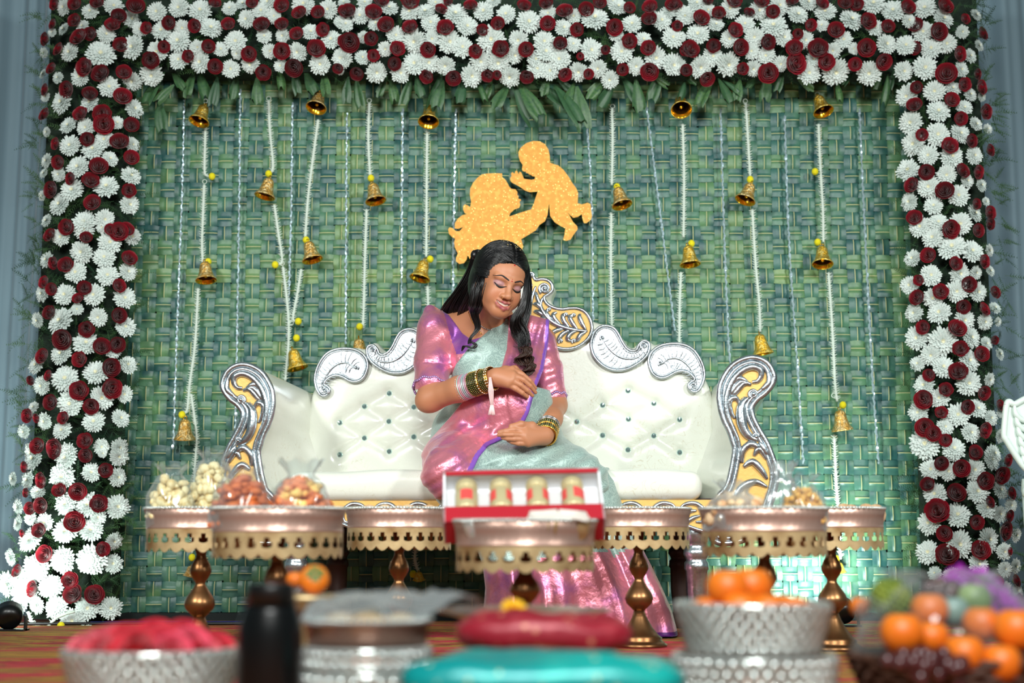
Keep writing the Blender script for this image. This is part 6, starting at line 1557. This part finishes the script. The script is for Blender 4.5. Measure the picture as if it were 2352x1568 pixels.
# large fruit basket in the right corner
Yf = 2.12; xf = P(2190, 1450, Yf)[0]
M_cane = mat('brown_cane', (78, 48, 34), .6, bump=(60, .4, .003))
fb_ = empty('fruit_basket', (xf, Yf, 0), 'dark cane basket heaped with fruit in the right foreground', 'basket')
MB().lathe([(.10, 0), (.105, .004), (.150, .118), (.144, .118), (.100, .010), (.01, .008)], 40).obj('basket_wall', M_cane, fb_)
for i in range(11):
    t = (i + .5) / 11; r_ = .104 + .048 * t; tt = np.linspace(0, 2 * math.pi, 97)
    MB().tube(np.stack([(r_ + .0035 * np.sin(tt * 24 + math.pi * i)) * np.cos(tt), (r_ + .0035 * np.sin(tt * 24 + math.pi * i)) * np.sin(tt), np.full(97, .118 * t)], 1), .0052, 6, cap=False).obj('cane_strand', M_cane, fb_)
FR = [(2072, 1452, 2.00, .030, 'large orange at the front left of the fruit basket'), (2135, 1400, 2.08, .027, 'film wrapped orange behind the front left one'), (2255, 1432, 2.06, .027, 'orange near the middle of the fruit basket'), (2335, 1445, 2.02, .032, 'orange at the right edge of the picture'), (1975, 1392, 2.17, .016, 'small orange peeping out at the left of the fruit basket'),
      (2215, 1500, 1.99, .028, 'orange low at the front of the fruit basket'), (2140, 1462, 2.03, .024, 'half hidden orange between the two front ones'), (2300, 1520, 1.99, .027, 'orange low at the front right of the fruit basket')]
for px, py, Y, r, lab in FR: fruit(px, py, Y, r, M_or, 'orange', 'fruit', lab, 'oranges in the fruit basket', .97)
M_cust = mat('custard_apple_skin', (112, 130, 40), .55, mix=(40, (150, 160, 60), 2, .45, .65)); M_guava = mat('guava_skin', (150, 172, 112), .4, mix=(12, (120, 150, 90), 2, .4, .7)); M_grape = mat('dark_grape', (74, 34, 36), .3, coat=.4)
p = P(2046, 1376, 2.13); mb = MB().ball((0, 0, 0), .028, 18, 12)
for i in range(120):
    z = 1 - 2 * (i + .5) / 120; a = i * 2.39996; q = math.sqrt(1 - z * z); mb.ball((.027 * q * math.cos(a), .027 * q * math.sin(a), .027 * z), .0048, 6, 4)
o = mb.obj('custard_apple', M_cust); o.location = p; tag(o, 'knobbly green custard apple at the back left of the fruit basket', 'fruit')
fruit(2238, 1378, 2.14, .026, M_guava, 'guava', 'fruit', 'pale green guava under the purple orchids', None, 1.05)
fruit(2190, 1402, 2.10, .022, mat('silver_apple', (150, 176, 170), .35, mix=(12, (120, 150, 140), 2, .4, .7)), 'guava', 'fruit', 'greyish green film wrapped guava at the centre of the basket', None, 1.0)
r2 = random.Random(31)
for i in range(46):
    px, py = (r2.gauss(2110, 30), r2.gauss(1530, 16)) if i < 20 else (r2.gauss(2180, 26), r2.gauss(1534, 16)) if i < 34 else (r2.gauss(2165, 16), r2.gauss(1352, 8))
    mb = MB().ball((0, 0, 0), (.0105, .0105, .012), 10, 8); o = mb.obj('grape', M_grape); o.location = P(px, py, (1.955 if i < 34 else 2.15) + r2.uniform(-.012, .012))
    tag(o, 'dark grape spilling at the front of the fruit basket' if i < 34 else 'dark grape beside the purple orchids', 'grape', 'dark grapes of the front bunch' if i < 34 else 'dark grapes beside the orchids')
M_orch = mat('orchid_petal', (160, 24, 170), .5, sheen=.2, mix=(14, (196, 60, 200), 2, .45, .7))
def orchid():
    mb = MB()
    for q in range(5):
        a = math.pi / 2 + q * 2 * math.pi / 5; W3 = .46 if q in (1, 4) else .32; V = []
        for i, (t, w_) in enumerate(((.05, .3), (.35, .9), (.7, 1.0), (1.0, .35))):
            for s_ in (-1, 0, 1): V.append((t * math.cos(a) - s_ * w_ * W3 * math.sin(a), t * math.sin(a) + s_ * w_ * W3 * math.cos(a), .12 * t * t - .06 * (s_ == 0) + .1 * t))
        mb.add(V, [(i * 3 + j, i * 3 + j + 1, i * 3 + j + 4, i * 3 + j + 3) for i in range(3) for j in (0, 1)])
    mb.ball((0, -.12, .12), (.14, .2, .16), 8, 6)
    return mb
first = None
for i, (px, py) in enumerate([(2205, 1322), (2232, 1338), (2254, 1325), (2270, 1352), (2218, 1350), (2300, 1362), (2180, 1335), (2325, 1384), (2345, 1400), (2290, 1385)]):
    if first is None: first = o = orchid().obj('orchid', M_orch)
    else: o = first.copy(); COL.objects.link(o)
    o.location = P(px, py, 2.20 + r2.uniform(-.02, .02)); s_ = r2.uniform(.017, .022); o.scale = (s_,) * 3; o.rotation_euler = (1.3 + r2.uniform(-.5, .5), r2.uniform(-.6, .6), r2.uniform(-.7, .7))
    tag(o, 'purple orchid bloom lying over the back of the fruit basket', 'orchid', 'purple orchids on the fruit basket')
MB().tube([P(2170, 1338, 2.215), P(2230, 1345, 2.22), P(2290, 1372, 2.215), P(2350, 1412, 2.20)], .002, 6).obj('flower_stalk', M_leaf); tag(bpy.data.objects['flower_stalk'], 'green stalk carrying the purple orchids', 'stalk')
o = wrap(.135, .10, .105, 12, .012, 40).obj('plastic_wrap', M_film); o.location = (P(2180, 1450, 2.12)[0], 2.12, .115); tag(o, 'clear plastic wrap pulled over the fruit basket', 'wrap')

# ---- floor lamps that light the set from below, with their bulbs
def par(px, Y, aim, power, label, z0):
    x = P(px, 1430, Y)[0]; root = empty('floor_lamp', (x, Y, 0), label, 'lamp'); c = np.array((x, Y, z0))
    q = (Vector(aim) - Vector(c)).to_track_quat('Z', 'Y').to_matrix().to_4x4(); M_ = Matrix.Translation((0, 0, z0)) @ q
    MB().lathe([(.02, -.030), (.033, -.027), (.041, -.010), (.042, .020), (.040, .020), (.037, .008), (.007, .007)], 28).obj('housing', M_black, root, M4=M_)
    MB().lathe([(.001, .011), (.034, .011), (.036, .013), (.001, .014)], 28).obj('lens', mat('lamp_lens', (240, 255, 248), .2, emit=((225, 255, 242), 9)), root, M4=M_)
    MB().box((-.056, -.03, 0), (.056, .03, .006)).box((-.056, -.009, 0), (-.050, .009, z0)).box((.050, -.009, 0), (.056, .009, z0)).obj('bracket', M_black, root, smooth=False)
    d = np.array(aim) - c; d /= np.linalg.norm(d)
    light('par_light', 'SPOT', tuple(c + d * .035), aim, power, .045, (.88, 1.0, .94), spot=2.3)
par(20, 4.52, (-1.74, 4.94, .34), 30, 'black floor lamp at the foot of the left flower column', .046)
par(1935, 4.74, (1.02, 5.1, .30), 44, 'black floor lamp behind the right tray stands lighting the woven backdrop', .050)
# cables on the floor
M_cable = mat('black_cable', (12, 13, 16), .5); M_blue = mat('blue_cable', (20, 30, 110), .5)
for pts, m, lab in [([(20, 1452), (90, 1444), (200, 1442), (330, 1436), (480, 1437), (560, 1432)], M_cable, 'black cable along the foot of the backdrop at the left'), ([(180, 1425), (250, 1419), (340, 1416), (460, 1414), (560, 1410)], M_blue, 'blue cable along the foot of the backdrop at the left')]:
    c = cr([(P(a, b, 4.7)[0] * 1.0, 4.86 - .0006 * (b - 1410) * 3, .006) for a, b in pts], 12); o = MB().tube(c, .005, 6).obj('cable', m, off=c[0]); o.location = c[0]; tag(o, lab, 'cable')

# ---- carved white chair cut by the right edge
M_wht = mat('white_lacquer', (216, 232, 224), .35, coat=.4)
ch = empty('carved_chair', P(2380, 1300, 4.4) * np.array((1, 1, 0)), 'white carved chair cut off by the right edge of the picture', 'chair'); C0 = np.array(ch.location)
Yc = 4.40
ol = [(2312, 930), (2318, 922), (2330, 928), (2350, 918), (2390, 900), (2440, 900), (2490, 930), (2500, 1000), (2470, 1080), (2420, 1110), (2385, 1100), (2352, 1072), (2332, 1044), (2312, 1012), (2306, 1000), (2308, 965)]
oc = cr(ol, 4, True)
MB().prism([tuple(q) for q in oc], lambda a, b: P(a, b, Yc), lambda a, b: P(a, b, Yc + .035)).obj('back_panel', M_wht, ch, smooth=False, off=C0)
mb = MB().tube([P(a, b, Yc - .004) for a, b in np.vstack([oc, oc[:1]])], .010, 8, cap=False)
for i in range(6):
    a0 = (2330 + 4 * i, 930 + 22 * i); mb.tube([P(a, b, Yc - .008) for a, b in cr([a0, (a0[0] + 4, a0[1] + 22), (a0[0] + 24, a0[1] + 36), (a0[0] + 52, a0[1] + 30)], 6)], [.004, .010, .008, .003], 8)
mb.obj('carving', M_wht, ch, off=C0)
mb = MB()
for px in (2372, 2520):
    x = P(px, 1240, Yc)[0]
    MB().lathe([(.022, .0), (.026, .02), (.020, .06), (.030, .30), (.032, .42), (.026, P(0, 1140, Yc)[2]), (.034, P(0, 1128, Yc)[2]), (.030, P(0, 1100, Yc)[2])], 18).obj('leg', M_wht, ch, off=C0 - np.array((x, Yc - .02, 0)))
MB().ball(P(2362, 1130, Yc - .03), (.020, .02, .022), 14, 10).obj('knob', M_wht, ch, off=C0)
z_ = P(0, 1150, Yc)[2]; x0 = P(2362, 1150, Yc)[0]
MB().box((x0, Yc - .35, z_ - .06), (x0 + .30, Yc + .03, z_)).obj('seat', M_wht, ch, smooth=False, off=C0)
